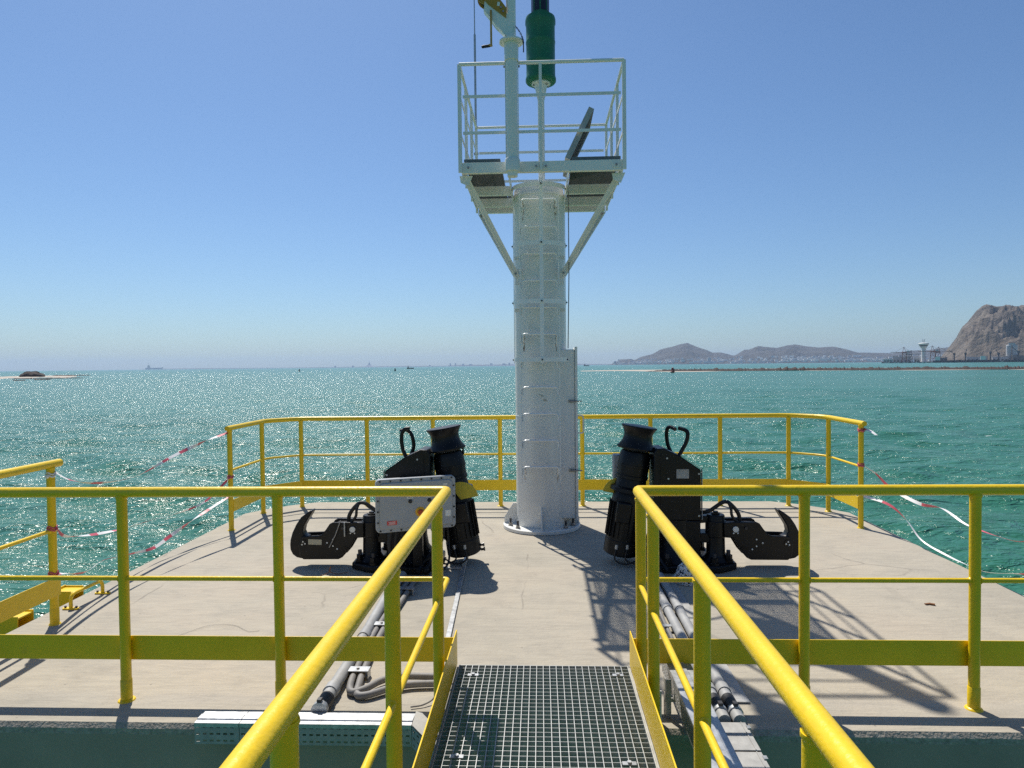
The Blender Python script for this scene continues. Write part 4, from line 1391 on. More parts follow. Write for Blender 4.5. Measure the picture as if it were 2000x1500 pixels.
tr2 = thing("cable_tray", (0.68, 2.6, 0), "raised galvanised cable tray with ribbed lid right of the walkway", "cable tray")
for (y0, y1, dz) in ((3.30, 3.545, 0.0), (2.0, 3.296, 0.004), (0.6, 1.996, 0.0)):
    ld = MB()
    ld.prism([(0, 0.0), (0.03, 0.0), (0.034, 0.006), (0.078, 0.006), (0.082, 0.0), (0.112, 0.0), (0.112, 0.003), (0.083, 0.003), (0.079, 0.009), (0.033, 0.009), (0.029, 0.003), (0, 0.003)],
             (0.622, (y0 + y1) / 2, 0.197 + dz), (1, 0, 0), (0, 0, 1), y1 - y0)
    ld.bx(0.6195, 0.6215, y0, y1, 0.175 + dz, 0.200 + dz).bx(0.7345, 0.7365, y0, y1, 0.175 + dz, 0.200 + dz)
    ld.build("tray_lid", "galvanised", tr2)
    sp_ = MB()
    slotted(sp_, (0.623, y0, 0.095), (0, 1, 0), (0, 0, 1), y1 - y0, 0.098, 3, 0.0325, 0.018, 0.009, 0.002)
    sp_.build("slotted_side", "galvanised_dull", tr2)
    MB().bx(0.7325, 0.7345, y0, y1, 0.095, 0.193).build("tray_wall", "galvanised_dull", tr2)
MB().bx(0.715, 0.738, 3.40, 3.425, 0.2085, 0.214).build("lid_clip", "galvanised", tr2)
for y in (3.25, 2.35, 1.4):
    sv = MB()
    slotted(sv, (0.585, y, -0.6), (0, 0, 1), (0, 1, 0), 0.79, 0.04, 1, 0.05, 0.014, 0.014, 0.003)
    sv.bx(0.587, 0.612, y - 0.003, y, -0.6, 0.19)
    sv.build("support_strut", "galvanised_dull", tr2)
    MB().bx(0.587, 0.740, y + 0.006, y + 0.034, 0.075, 0.094).build("support_arm", "galvanised_dull", tr2)
pl = MB().bx(0.500, 0.558, 3.20, 3.206, -0.5, 0.155).build("mounting_plate", "white_paint", tr2)
tr3 = thing("cable_tray", (0.86, 2.6, 0), "low dusty galvanised tray lids stepping down beyond the deck's front edge", "cable tray")
for (y0, y1, dz) in ((2.90, 3.125, 0.0), (2.56, 2.896, -0.006), (1.7, 2.555, -0.002), (0.8, 1.695, -0.004)):
    ld = MB().bx(0.785, 0.925, y0, y1, 0.045 + dz, 0.049 + dz).bx(0.785, 0.788, y0, y1, 0.02, 0.045 + dz).bx(0.922, 0.925, y0, y1, 0.02, 0.045 + dz)
    ld.bx(0.903, 0.907, y0, y1, 0.049 + dz, 0.052 + dz)
    ld.build("tray_lid", "galvanised_dull", tr3)
    MB().bx(0.79, 0.92, y0, y1, -0.055, -0.051).bx(0.79, 0.793, y0, y1, -0.051, 0.019).bx(0.917, 0.92, y0, y1, -0.051, 0.019).build("tray_body", "galvanised_dull", tr3)
    MB().bx(0.918, 0.935, y1 - 0.06, y1 - 0.035, 0.0495 + dz, 0.055 + dz).build("lid_clip", "galvanised", tr3)
for y in (2.9, 1.9):
    MB().bx(0.74, 0.96, y - 0.02, y + 0.02, -0.095, -0.056).build("support_arm", "galvanised_dull", tr3)

# loose wires on the left between railing and tray
wr = thing("loose_wire", (-0.55, 3.45, 0), "thin dark earth wire hanging by the walkway's left railing", "wire")
MB().tube(smooth_path([(-0.53, 3.39, 0.20), (-0.545, 3.36, 0.10), (-0.55, 3.37, 0.03), (-0.60, 3.33, 0.012), (-0.66, 3.31, 0.01)], 6), 0.004, 6).build("wire_strand", "hose_grey", wr)
wr = thing("loose_wire", (-2.1, 4.3, 0), "hair-thin dark wire curled on the left side of deck", "wire")
MB().tube(smooth_path([(-2.42, 4.05, 0.004), (-2.308, 4.216, 0.004), (-2.20, 4.36, 0.006), (-2.047, 4.374, 0.004), (-1.90, 4.27, 0.005), (-1.83, 4.28, 0.004)], 6), 0.0009, 5).build("wire_strand", "dark_steel", wr)
wr = thing("loose_wire", (-1.75, 5.4, 0), "small tangle of rusty wire under the left mooring hook", "wire")
MB().tube(smooth_path([(-1.80, 5.42, 0.004), (-1.74, 5.45, 0.03), (-1.73, 5.46, 0.07), (-1.745, 5.47, 0.03), (-1.68, 5.47, 0.006), (-1.60, 5.50, 0.012)], 6), 0.0028, 5).build("wire_strand", "rust", wr)

# printed bag by the right hook
bagm = bpy.data.materials.new("bag_print")
bagm.use_nodes = True
nt = bagm.node_tree
b = nt.nodes["Principled BSDF"]
b.inputs["Roughness"].default_value = 0.5
tc = nt.nodes.new("ShaderNodeTexCoord")
vo = nt.nodes.new("ShaderNodeTexNoise")
vo.inputs["Scale"].default_value = 26
vo.inputs["Detail"].default_value = 1.5
vo.inputs["Distortion"].default_value = 1.2
nt.links.new(tc.outputs["Object"], vo.inputs["Vector"])
rp = nt.nodes.new("ShaderNodeValToRGB")
rp.color_ramp.interpolation = 'CONSTANT'
e = rp.color_ramp.elements
e[0].position, e[0].color = 0, (0.70, 0.70, 0.68, 1)
e[1].position, e[1].color = 0.47, (0.012, 0.012, 0.012, 1)
k_ = e.new(0.53)
k_.color = (0.66, 0.66, 0.64, 1)
k_ = e.new(0.62)
k_.color = (0.012, 0.012, 0.012, 1)
nt.links.new(vo.outputs["Fac"], rp.inputs[0])
nt.links.new(rp.outputs[0], b.inputs["Base Color"])
MAT["bag_print"] = bagm
bg_ = MB()
nu, nv = 22, 14
for i in range(nv + 1):
    t = i / nv
    for j in range(nu):
        a = 2 * math.pi * j / nu
        rr_ = (1 - t ** 2.2) ** 0.55 * (0.92 + 0.12 * math.sin(3 * a + 5 * t))
        q = Vector((math.cos(a) * 0.115 * rr_, math.sin(a) * 0.085 * rr_, 0.0))
        nz_ = noise.noise(Vector((math.cos(a) * 2.2, math.sin(a) * 2.2, t * 3 + 4))) * 0.022 + noise.noise(Vector((math.cos(a) * 6, math.sin(a) * 6, t * 8))) * 0.010
        q = q * (1 + nz_ * 8)
        bg_.v.append((1.115 + q.x + 0.02 * t, 5.29 + q.y, 0.003 + 0.165 * t * (1 + 0.6 * nz_)))
for i in range(nv):
    for j in range(nu):
        bg_.f.append([i * nu + j, i * nu + (j + 1) % nu, (i + 1) * nu + (j + 1) % nu, (i + 1) * nu + j])
        bg_.mi.append(0)
bg_.f.append(list(range(nu))[::-1])
bg_.mi.append(0)
tag(bg_.build("bag", "bag_print", angle=60), "crumpled black and white printed bag at the right hook's foot", "bag")

# yellow grab handle, ladder tops, debris
gh = thing("grab_handle", (-3.345, 4.82, 0), "low yellow bent grab handle bolted to the deck's left edge", "handle")
MB().tube(round_path([(-3.352, 4.66, 0.008), (-3.352, 4.66, 0.105), (-3.338, 4.99, 0.105), (-3.338, 4.99, 0.008)], 0.05, 6), 0.0125, 10).build("handle_bar", "yellow_paint", gh)
for (x, y) in ((-3.352, 4.66), (-3.338, 4.99)):
    f_ = MB().prism([(-0.05, -0.018), (0.05, -0.018), (0.062, 0), (0.05, 0.018), (-0.05, 0.018), (-0.062, 0)], (x, y, 0.007), (1, 0, 0), (0, 1, 0), 0.008).build("foot_plate", "yellow_paint", gh)
    for d in (-0.04, 0.04):
        MB().cyl((x + d, y, 0.011), (x + d, y, 0.024), 0.008, n=6).build("foot_bolt", "dark_steel", f_)
al_ = thing("access_ladder", (-3.62, 4.75, -3), "yellow boat ladder whose stringer tops rise past the deck's left edge", "ladder")
for y in (4.50, 5.02):
    ob = MB().bx(-3.70, -3.56, y - 0.075, y - 0.067, -2.6, 0.03).bx(-3.70, -3.56, y + 0.067, y + 0.075, -2.6, 0.03).bx(-3.71, -3.70, y - 0.075, y + 0.075, -2.6, 0.034).build("stringer", "yellow_paint", al_)
    MB().bx(-3.699, -3.561, y - 0.066, y + 0.066, 0.008, 0.018).build("top_cap", "yellow_paint", ob)
    MB().bx(-3.56, -3.49, y - 0.06, y + 0.06, -0.22, -0.18).build("wall_bracket", "yellow_paint", al_)
    MB().bx(-3.56, -3.49, y - 0.06, y + 0.06, -1.42, -1.38).build("wall_bracket", "yellow_paint", al_)
for k in range(8):
    MB().cyl((-3.63, 4.575, -0.35 - 0.28 * k), (-3.63, 4.945, -0.35 - 0.28 * k), 0.014, n=8).build("rung", "yellow_paint", al_)
dbm = MB().box((2.69, 4.826, 0.007), (0.05, 0.014, 0.006), Matrix.Rotation(0.3, 3, 'Z')).box((2.715, 4.815, 0.008), (0.03, 0.018, 0.008), Matrix.Rotation(-0.5, 3, 'Z'))
tag(dbm.build("wood_splinter", "rust"), "small dark splinter lying on the bare right side of deck", "splinter")


# ------------------------------------------------------------------ barrier tapes
def barrier_tape(label, pts, w=0.032, seg=0.16, seed=0):
    rnd = random.Random(seed)
    path = smooth_path(pts, 12)
    mb = MB()
    tot = 0.0
    ph = rnd.uniform(0, 6)
    for i, p in enumerate(path):
        t = (path[min(i + 1, len(path) - 1)] - path[max(i - 1, 0)]).normalized()
        side = t.cross(Vector((0, 0, 1))).normalized()
        up = side.cross(t)
        if i:
            tot += (p - path[i - 1]).length
        tw = 1.1 * math.sin(tot * 2.3 + ph) + 0.7 * math.sin(tot * 5.1 + ph * 2) + 0.9
        ww = w * (0.42 + 0.58 * abs(math.sin(tot * 1.7 + ph)) ** 0.8)
        d = up * math.cos(tw) + side * math.sin(tw)
        nrm = d.cross(t).normalized() * 0.0006
        mb.v += [tuple(p + d * ww / 2 + nrm), tuple(p - d * ww / 2 + nrm), tuple(p - d * ww / 2 - nrm), tuple(p + d * ww / 2 - nrm)]
        if i:
            o = 4 * (i - 1)
            for j in range(4):
                mb.f.append([o + j, o + (j + 1) % 4, o + 4 + (j + 1) % 4, o + 4 + j])
                mb.mi.append(1 if (tot / seg + 0.5 * math.sin(tot * 3 + ph)) % 2 < 0.85 else 0)
    ob = mb.build("barrier_tape", ["tape_white", "tape_red"], angle=60)
    tag(ob, label, "tape", "red and white barrier tapes across the railing gaps")
    return ob


barrier_tape("uppermost red and white tape across the left railing gap",
             [(-3.27, 4.404, 1.03), (-3.329, 4.672, 0.92), (-3.392, 5.102, 0.827), (-3.42, 5.617, 0.803), (-3.397, 6.146, 0.899), (-3.338, 6.61, 0.979), (-3.27, 6.966, 1.03)], seed=1)
barrier_tape("middle red and white tape across the left railing gap",
             [(-3.27, 4.417, 0.644), (-3.314, 4.609, 0.533), (-3.403, 5.229, 0.421), (-3.417, 5.823, 0.376), (-3.396, 6.164, 0.356), (-3.342, 6.59, 0.38), (-3.27, 6.966, 0.547)], seed=2)
barrier_tape("lowest red and white tape across the left railing gap",
             [(-3.27, 4.424, 0.33), (-3.35, 4.809, 0.219), (-3.386, 5.069, 0.23), (-3.415, 5.439, 0.174), (-3.418, 5.814, 0.129), (-3.404, 6.082, 0.175), (-3.343, 6.587, 0.278), (-3.27, 6.969, 0.358)], seed=3)
barrier_tape("short torn tape end fluttering from the right end post",
             [(3.27, 7.06, 1.02), (3.308, 6.966, 1.004), (3.329, 6.885, 0.971)], seed=4)
barrier_tape("upper white and red tape blown outward across the right gap",
             [(3.27, 7.078, 0.652), (3.322, 6.888, 0.588), (3.362, 6.717, 0.49), (3.396, 6.548, 0.442), (3.437, 6.277, 0.405), (3.462, 6.006, 0.425), (3.47, 5.733, 0.368), (3.468, 5.596, 0.359), (3.446, 5.256, 0.37), (3.398, 4.915, 0.42), (3.27, 4.40, 0.62)], w=0.03, seg=0.45, seed=5)
barrier_tape("lower white tape drooping onto the deck edge across the right gap",
             [(3.27, 7.054, 0.336), (3.36, 6.712, 0.316), (3.406, 6.475, 0.22), (3.436, 6.272, 0.08), (3.465, 5.933, 0.035), (3.469, 5.64, 0.034), (3.458, 5.389, 0.056), (3.399, 4.913, 0.187), (3.27, 4.40, 0.30)], w=0.026, seg=0.9, seed=6)
for (x, y, z, lab) in [(-3.267, 4.383, 1.0, "knotted tape around the near left post's top"), (-3.267, 4.383, 0.64, "knotted tape around the near left post's middle"),
                       (-3.267, 4.383, 0.335, "knotted tape around the near left post's foot"), (-3.26, 6.98, 0.56, "knotted tape around the far left post's middle"),
                       (3.26, 7.06, 1.0, "knotted tape around the far right post's top"), (3.26, 7.06, 0.645, "knotted tape around the far right post's middle")]:
    kb = MB()
    pts = [Vector((x + 0.0295 * math.cos(t), y + 0.0295 * math.sin(t), z + 0.008 * math.sin(3 * t))) for t in [2 * math.pi * k / 14 for k in range(14)]]
    kb.tube(pts, 0.006, 6, closed=True)
    kb.tube([p + Vector((0, 0, 0.016)) for p in pts], 0.005, 6, closed=True)
    kb.lathe((x, y - 0.033, z - 0.004), (0.3, -1, 0.2), [(0.008, -0.008), (0.013, 0.0), (0.009, 0.012)], 8)
    tag(kb.build("tape_knot", "tape_white" if z > 0.9 and x < 0 else "tape_red"), lab, "tape", "tape knots on the railing posts")


# ------------------------------------------------------------------ sand banks, buoys
def rockmat(name, c0, c1, scale, bump=0.6, bscale=None, dist=1.0):
    m = bpy.data.materials.new(name)
    m.use_nodes = True
    nt = m.node_tree
    b = nt.nodes["Principled BSDF"]
    b.inputs["Roughness"].default_value = 0.9
    tc = nt.nodes.new("ShaderNodeTexCoord")
    n = nt.nodes.new("ShaderNodeTexNoise")
    n.inputs["Scale"].default_value = scale
    n.inputs["Detail"].default_value = 9
    n.inputs["Roughness"].default_value = 0.7
    nt.links.new(tc.outputs["Object"], n.inputs["Vector"])
    r = nt.nodes.new("ShaderNodeValToRGB")
    r.color_ramp.elements[0].position, r.color_ramp.elements[0].color = 0.32, (*c0, 1)
    r.color_ramp.elements[1].position, r.color_ramp.elements[1].color = 0.68, (*c1, 1)
    nt.links.new(n.outputs["Fac"], r.inputs[0])
    nt.links.new(r.outputs[0], b.inputs["Base Color"])
    n2 = nt.nodes.new("ShaderNodeTexNoise")
    n2.inputs["Scale"].default_value = bscale or scale * 2
    n2.inputs["Detail"].default_value = 8
    n2.inputs["Roughness"].default_value = 0.65
    nt.links.new(tc.outputs["Object"], n2.inputs["Vector"])
    bp = nt.nodes.new("ShaderNodeBump")
    bp.inputs["Strength"].default_value = bump
    bp.inputs["Distance"].default_value = dist
    nt.links.new(n2.outputs["Fac"], bp.inputs["Height"])
    nt.links.new(bp.outputs[0], b.inputs["Normal"])
    MAT[name] = m


rockmat("sand", (0.34, 0.29, 0.235), (0.46, 0.41, 0.34), 0.05, 0.2)
rockmat("shore_rock", (0.018, 0.011, 0.009), (0.060, 0.038, 0.030), 0.5, 0.6)
rockmat("mountain_rock", (0.050, 0.038, 0.030), (0.225, 0.180, 0.140), 0.018, 1.0, 0.035, 26.0)
rockmat("hill_rock", (0.016, 0.016, 0.018), (0.070, 0.060, 0.055), 0.008, 1.0, 0.014, 40.0)


def sand_bank(name, b0, b1, d0, d1, zt, seed, label):
    """long low tongue of sand between two bearings"""
    mb = MB()
    nb, nd = 70, 7
    for i in range(nb + 1):
        t = i / nb
        b = b0 + (b1 - b0) * t
        w = 0.25 + 0.75 * min(1, t * 5) * min(1, (1 - t) * 8 + 0.2)
        wob = noise.noise(Vector((t * 6, seed, 0))) * 0.25
        for j in range(nd + 1):
            s = j / nd
            dm = (d0 + d1) / 2 + (d1 - d0) * wob
            d = dm + (d1 - d0) * (s - 0.5) * w
            z = SEA - 0.3 + (zt + 0.3) * math.sin(math.pi * s) ** 0.5 * (0.85 + 0.3 * noise.noise(Vector((t * 20, s * 3, seed))))
            x, y = polar(b, d)
            mb.v.append((x, y, z))
    for i in range(nb):
        for j in range(nd):
            mb.f.append([i * (nd + 1) + j, (i + 1) * (nd + 1) + j, (i + 1) * (nd + 1) + j + 1, i * (nd + 1) + j + 1])
            mb.mi.append(0)
    o = mb.build(name, "sand", recalc=False, angle=80)
    tag(o, label, kind="structure")
    return o


def bearing(px):
    return math.degrees(math.atan((px - 1000) / 1329.0)) - 2.4


sand_bank("sand_bank", bearing(1135), bearing(2150), 400, 620, 0.30, 1.0, "pale sand bank on the right")
sand_bank("sand_bank", bearing(-120), bearing(150), 500, 760, 0.30, 2.0, "pale sand bank on the left")


def rock_ridge(label, b0, b1, d, h, w, seed, n=160, name="rock_ridge", group=None):
    mb = MB()
    prof = [(-0.5, -0.4), (-0.42, 0.25), (-0.2, 0.75), (0.05, 1.0), (0.28, 0.7), (0.45, 0.25), (0.5, -0.4)]
    m = len(prof)
    for i in range(n + 1):
        t = i / n
        b = b0 + (b1 - b0) * t
        e = min(1, t * 14) * min(1, (1 - t) * 14)
        hh = h * e * (0.55 + 0.9 * abs(noise.noise(Vector((t * n * 0.12, seed, 0)))) + 0.5 * noise.noise(Vector((t * n * 0.7, seed, 3))))
        for (s, z) in prof:
            dd = d + s * w * (0.7 + 0.5 * noise.noise(Vector((t * 9, s, seed))))
            x, y = polar(b, dd)
            mb.v.append((x, y, SEA + (z * max(hh, 0.55 * h * e, 0.12) if z > 0 else z)))
    for i in range(n):
        for j in range(m - 1):
            mb.f.append([i * m + j, (i + 1) * m + j, (i + 1) * m + j + 1, i * m + j + 1])
            mb.mi.append(0)
    o = mb.build(name, "shore_rock", recalc=False, angle=25)
    return tag(o, label, "rocks", group)


rock_ridge("long dark brown rubble bank crossing the water at the right", bearing(1262), bearing(2140), 440, 2.1, 22, 1.0, 420)
rock_ridge("thin dark rock spit beyond the left mound, farthest row", bearing(100), bearing(178), 690, 0.9, 8, 2.0, 90, group="rock rows on the left sand bank")
rock_ridge("dark rock row at the left bank's water edge, longest row", bearing(18), bearing(166), 470, 0.65, 6, 3.0, 160, group="rock rows on the left sand bank")
rock_ridge("short dark rock row nearest to the platform at far left", bearing(24), bearing(50), 395, 0.5, 4, 4.0, 40, group="rock rows on the left sand bank")
rock_ridge("short dark rock row in front of the left mound", bearing(66), bearing(100), 415, 0.55, 4, 5.0, 50, group="rock rows on the left sand bank")
mo = MB()
x0, y0 = polar(bearing(63), 610)
for i in range(13):
    t = i / 12
    for j in range(30):
        a = 2 * math.pi * j / 30
        rr_ = 7.6 * math.cos(t * math.pi / 2) ** 0.8
        k = 1 + 0.18 * noise.noise(Vector((math.cos(a) * 2, math.sin(a) * 2, t * 3)))
        mo.v.append((x0 + rr_ * k * math.cos(a), y0 + rr_ * k * math.sin(a), SEA - 0.2 + 4.0 * math.sin(t * math.pi / 2) * k))
for i in range(12):
    for j in range(30):
        mo.f.append([i * 30 + j, i * 30 + (j + 1) % 30, (i + 1) * 30 + (j + 1) % 30, (i + 1) * 30 + j])
        mo.mi.append(0)
tag(mo.build("rock_mound", "shore_rock", angle=30), "dark rounded rock mound on the left sand bank", "rocks")


def buoy(label, px, d, h, w, m):
    x, y = polar(bearing(px), d)
    t = thing("channel_buoy", (x, y, SEA), label, "buoy", "buoys in the channel")
    MB().lathe((x, y, SEA), (0, 0, 1), [(w * 0.4, -0.3), (w * 0.5, 0.0), (w * 0.5, h * 0.25), (w * 0.42, h * 0.3)], 16).build("float", m, t)
    tw = MB()
    for k in range(4):
        a = R(45 + 90 * k)
        tw.cyl((x + w * .38 * math.cos(a), y + w * .38 * math.sin(a), SEA + h * 0.28), (x + w * .22 * math.cos(a), y + w * .22 * math.sin(a), SEA + h * 0.8), w * 0.06, n=6)
    tw.lathe((x, y, SEA), (0, 0, 1), [(w * 0.36, h * 0.42), (w * 0.30, h * 0.78)], 10)
    tw.build("tower_frame", m, t)
    MB().lathe((x, y, SEA), (0, 0, 1), [(w * 0.2, h * 0.8), (w * 0.22, h * 0.92), (w * 0.08, h)], 10).build("topmark", m, t)


buoy("dark red channel buoy in front of the right rubble bank", 1314, 372, 2.9, 2.2, "buoy_red")
buoy("small black buoy left of the pyramid skyline, near horizon", 585, 900, 3.2, 2.2, "buoy_dark")
buoy("small black buoy right of the pyramid skyline, near horizon", 772, 760, 3.2, 2.2, "buoy_dark")


def ship(label, px, d, L_, h, hull="ship_hull", house="ship_white", name="ship", aft=0.3, group=None):
    x, y = polar(bearing(px), d)
    t = thing(name, (x, y, SEA), label, "ship" if L_ > 40 else "boat", group)
    ex = Vector((math.cos(R(bearing(px))), -math.sin(R(bearing(px))), 0))
    ey = Vector((0, 0, 1))
    B_ = L_ * 0.15
    MB().prism([(-L_ * .5, h), (-L_ * .46, -0.5), (L_ * .42, -0.5), (L_ * .5, h * 1.15), (L_ * .30, h * 1.0), (-L_ * .3, h * 0.95)], (x, y, SEA), ex, ey, B_).build("hull", hull, t)
    MB().prism([(-L_ * aft - L_ * .08, h * 0.97), (-L_ * aft + L_ * .07, h * 0.97), (-L_ * aft + L_ * .06, h * 2.4), (-L_ * aft - L_ * .06, h * 2.4)], (x, y, SEA), ex, ey, B_ * .8).build("wheelhouse", house, t)
    MB().cyl(Vector((x, y, SEA + h * 2.4)) - ex * L_ * aft, Vector((x, y, SEA + h * 3.6)) - ex * L_ * aft, max(0.25, L_ * 0.006), n=6).build("mast", "crane_dark", t)


ship("small dark boat just right of the right-hand black buoy", 802, 1500, 16, 2.2, house="ship_hull", name="boat")
ship("tiny dark boat right of the tower near the far hills", 1146, 2600, 22, 3, house="ship_hull", name="boat")
ship("pale grey ship on the horizon at far left", 302, 15500, 330, 36, "far_block", "far_block")


# ------------------------------------------------------------------ far land
def ridge_y(pts):
    xs = [p[0] for p in pts]
    ys = [p[1] for p in pts]
    return lambda b: float(np.interp(b, xs, ys))


def terrain(name, label, crest, b0, b1, dn, dc, df, nb, nd, mat_, rough, nscale, seed, front=1.0):
    """land rising from the shore at dn to a crest line at dc and falling to df; crest(b) gives metres"""
    H = {}
    mb = MB()

    def height(b, d):
        c = crest(b)
        if d <= dc:
            t = (d - dn) / (dc - dn)
            s = t ** front
        else:
            t = (df - d) / (df - dc)
            s = t
        s = max(0.0, min(1.0, s))
        x, y = polar(b, d)
        n = noise.fractal(Vector((x * nscale, y * nscale, seed)), 0.9, 2.1, 6)
        rg = 1.0 - 2.0 * abs(noise.fractal(Vector((x * nscale * 0.8 + 7, y * nscale * 0.8, seed + 5)), 0.9, 2.1, 5))
        return SEA - 2 + (c + 5) * max(0.02, s) + c * rough * (n * 0.7 + rg * 0.5 - 0.25) * math.sin(math.pi * min(1, max(0, s))) ** 0.7
    for i in range(nb + 1):
        b = b0 + (b1 - b0) * i / nb
        for j in range(nd + 1):
            d = dn + (df - dn) * j / nd
            x, y = polar(b, d)
            mb.v.append((x, y, height(b, d)))
    for i in range(nb):
        for j in range(nd):
            mb.f.append([i * (nd + 1) + j, (i + 1) * (nd + 1) + j, (i + 1) * (nd + 1) + j + 1, i * (nd + 1) + j + 1])
            mb.mi.append(0)
    o = mb.build(name, mat_, recalc=False, angle=70)
    tag(o, label, kind="structure")
    return height


def to_crest(pts, ox, oy, sc, D):
    out = []
    for (cx, cy) in pts:
        px = ox + cx / sc
        y = oy + cy / sc
        out.append((bearing(px), max(0.0, (724.5 - 0.0105 * px - y) / 1329 * D)))
    return out


hc = to_crest([(300, 520), (330, 507), (420, 465), (520, 460), (545, 468), (600, 440), (690, 420), (730, 405), (770, 380), (870, 360), (940, 335), (1010, 320), (1040, 330), (1100, 355), (1190, 385), (1235, 405),
               (1310, 402), (1360, 415), (1420, 430), (1440, 428), (1520, 380), (1560, 380), (1640, 352), (1690, 360), (1800, 370), (1900, 345), (1960, 338), (2000, 345)], 1120, 600, 4.545, 8600)
hc += to_crest([(60, 400), (180, 412), (300, 405), (350, 412), (450, 435), (530, 455), (620, 455), (700, 458), (830, 463), (1000, 445), (1150, 440), (1250, 425), (1350, 420), (1600, 440)], 1560, 590, 4.545, 8600)
hills_h = terrain("far_hills", "blue-grey hills across the water", ridge_y(hc), bearing(1186), bearing(1920), 7300, 8600, 10500, 360, 60, "hill_rock", 0.46, 0.0016, 3.0, 0.85)
mc = to_crest([(1240, 515), (1280, 470), (1320, 430), (1400, 345), (1420, 310), (1450, 270), (1500, 235), (1540, 195), (1580, 155), (1620, 125), (1665, 110), (1700, 118), (1750, 127), (1830, 125), (1870, 130), (1910, 145),
               (1960, 142), (2000, 142), (2150, 120), (2350, 160), (2600, 230)], 1560, 590, 4.545, 3700)
mount_h = terrain("rocky_mountain", "bare brown mountain at the right", ridge_y(mc), bearing(1832), bearing(2130), 2900, 3700, 4700, 260, 110, "mountain_rock", 0.50, 0.0052, 8.0, 0.8)
lc = [(bearing(p), h) for p, h in ((275, 0), (300, 14), (420, 16), (560, 8), (640, 14), (760, 18), (870, 20), (900, 34), (1010, 40), (1120, 34), (1200, 14), (1260, 0))]
terrain("far_shore", "thin far shoreline along the horizon", ridge_y(lc), bearing(270), bearing(1262), 16600, 17000, 17500, 160, 4, "hill_rock", 0.5, 0.004, 12.0)
# distant skyline
skyl = [(722, 34, 60, 70, True), (880, 26, 48, 0, False), (890, 20, 52, 0, False), (905, 40, 36, 0, False), (920, 60, 30, 0, False), (655, 30, 22, 0, False), (690, 34, 20, 0, False), (840, 30, 20, 0, False), (960, 50, 40, 0, False), (985, 60, 34, 0, False), (995, 30, 46, 0, False)]
for i, (px, w, h, sp_h, pyr) in enumerate(skyl):
    x, y = polar(bearing(px), 16800)
    w, h = w * 1.3, h * 1.3
    if pyr:
        t = thing("pyramid_building", (x, y, SEA), "pale pyramid-shaped building with a spire on the far horizon", "building")
        MB().cyl((x, y, 5), (x, y, 55), 135, 58, n=4).build("lower_tier", "far_block", t, angle=10)
        MB().cyl((x, y, 55), (x, y, 92), 45, 16, n=4).build("upper_tier", "far_block", t, angle=10)
        MB().cyl((x, y, 92), (x, y, 150), 9, 2, n=6).build("spire", "far_block", t)
    else:
        t = thing("tower_block", (x, y, SEA), "faint tower block on the far shoreline left of the white column", "building", "faint tower blocks on the far shoreline")
        MB().bx(x - w / 2, x + w / 2, y - 15, y + 15, 3, h + 8).build("wall", "far_block", t)
        MB().bx(x - w / 5, x + w / 5, y - 8, y + 8, h + 8, h + 15).build("roof_house", "far_block", t)

# hillside town
house_meshes = []
for k in range(6):
    me = bpy.data.meshes.new("house")
    w, l, h = [(15, 13, 9), (22, 14, 8), (12, 12, 13), (28, 14, 10), (16, 16, 11), (34, 15, 7)][k]
    t = MB().bx(-w / 2, w / 2, -l / 2, l / 2, -8, h)
    t.cur = 1
    t.bx(-w / 2 - 0.4, w / 2 + 0.4, -l / 2 - 0.4, l / 2 + 0.4, h, h + 0.9)
    t.cur = 2
    for q in range(max(2, w // 6)):
        for fl in range(max(1, h // 4)):
            xx = -w / 2 + w * (q + 0.5) / max(2, w // 6)
            t.bx(xx - 0.9, xx + 0.9, -l / 2 - 0.15, -l / 2 - 0.02, 1.2 + 4 * fl, 2.9 + 4 * fl)
    me.from_pydata(t.v, [], t.f)
    for mm in ("house_white", "house_roof", "window_dark"):
        me.materials.append(MAT[mm])
    me.polygons.foreach_set("material_index", t.mi)
    me.update()
    house_meshes.append(me)
rnd = random.Random(5)
cnt = 0
tries = 0
while cnt < 290 and tries < 20000:
    tries += 1
    px = rnd.uniform(1200, 1760)
    d = 7330 + abs(rnd.gauss(0, 1)) * 330
    b = bearing(px)
    z = hills_h(b, d)
    lim = 62 if px > 1400 else 40
    if z < 1 or z > lim * rnd.uniform(0.5, 1.1) or d > 8500:
        continue
    o = bpy.data.objects.new("house", rnd.choice(house_meshes))
    x, y = polar(b, d)
    o.location = (x, y, z)
    o.rotation_euler = (0, 0, -R(b) + rnd.uniform(-0.5, 0.5))
    o.scale = (1.5, 1.3, 1.45)
    col.objects.link(o)
    tag(o, "white flat-roofed house in the town on the far hillside", "house", "white houses on the far hillside")
    cnt += 1
tm = MB()
for k in range(500):
    px = rnd.uniform(1205, 1840)
    d = 7330 + abs(rnd.gauss(0, 1)) * 380
    b = bearing(px)
    z = hills_h(b, d)
    if z < 0.5 or z > 58 or d > 8500:
        continue
    x, y = polar(b, d)
    w, l, h = rnd.uniform(12, 34), rnd.uniform(9, 16), rnd.uniform(6, 15)
    tm.box((x, y, z + h / 2 - 3), (w, l, h + 6), Matrix.Rotation(-R(b) + rnd.uniform(-0.5, 0.5), 3, 'Z'))
tmo = tm.build("hillside_town", "house_white", recalc=False)
tag(tmo, "mass of tiny white houses on the far hillside", "town", kind="stuff")
x, y = polar(bearing(1385), 7420)
t = thing("tower_block", (x, y, 5), "dark slab tower block standing out in the far town", "building")
MB().bx(x - 18, x + 18, y - 12, y + 12, -2, 62).build("wall", "shed_grey", t)
MB().bx(x - 6, x + 6, y - 6, y + 6, 62, 67).build("roof_house", "shed_grey", t)


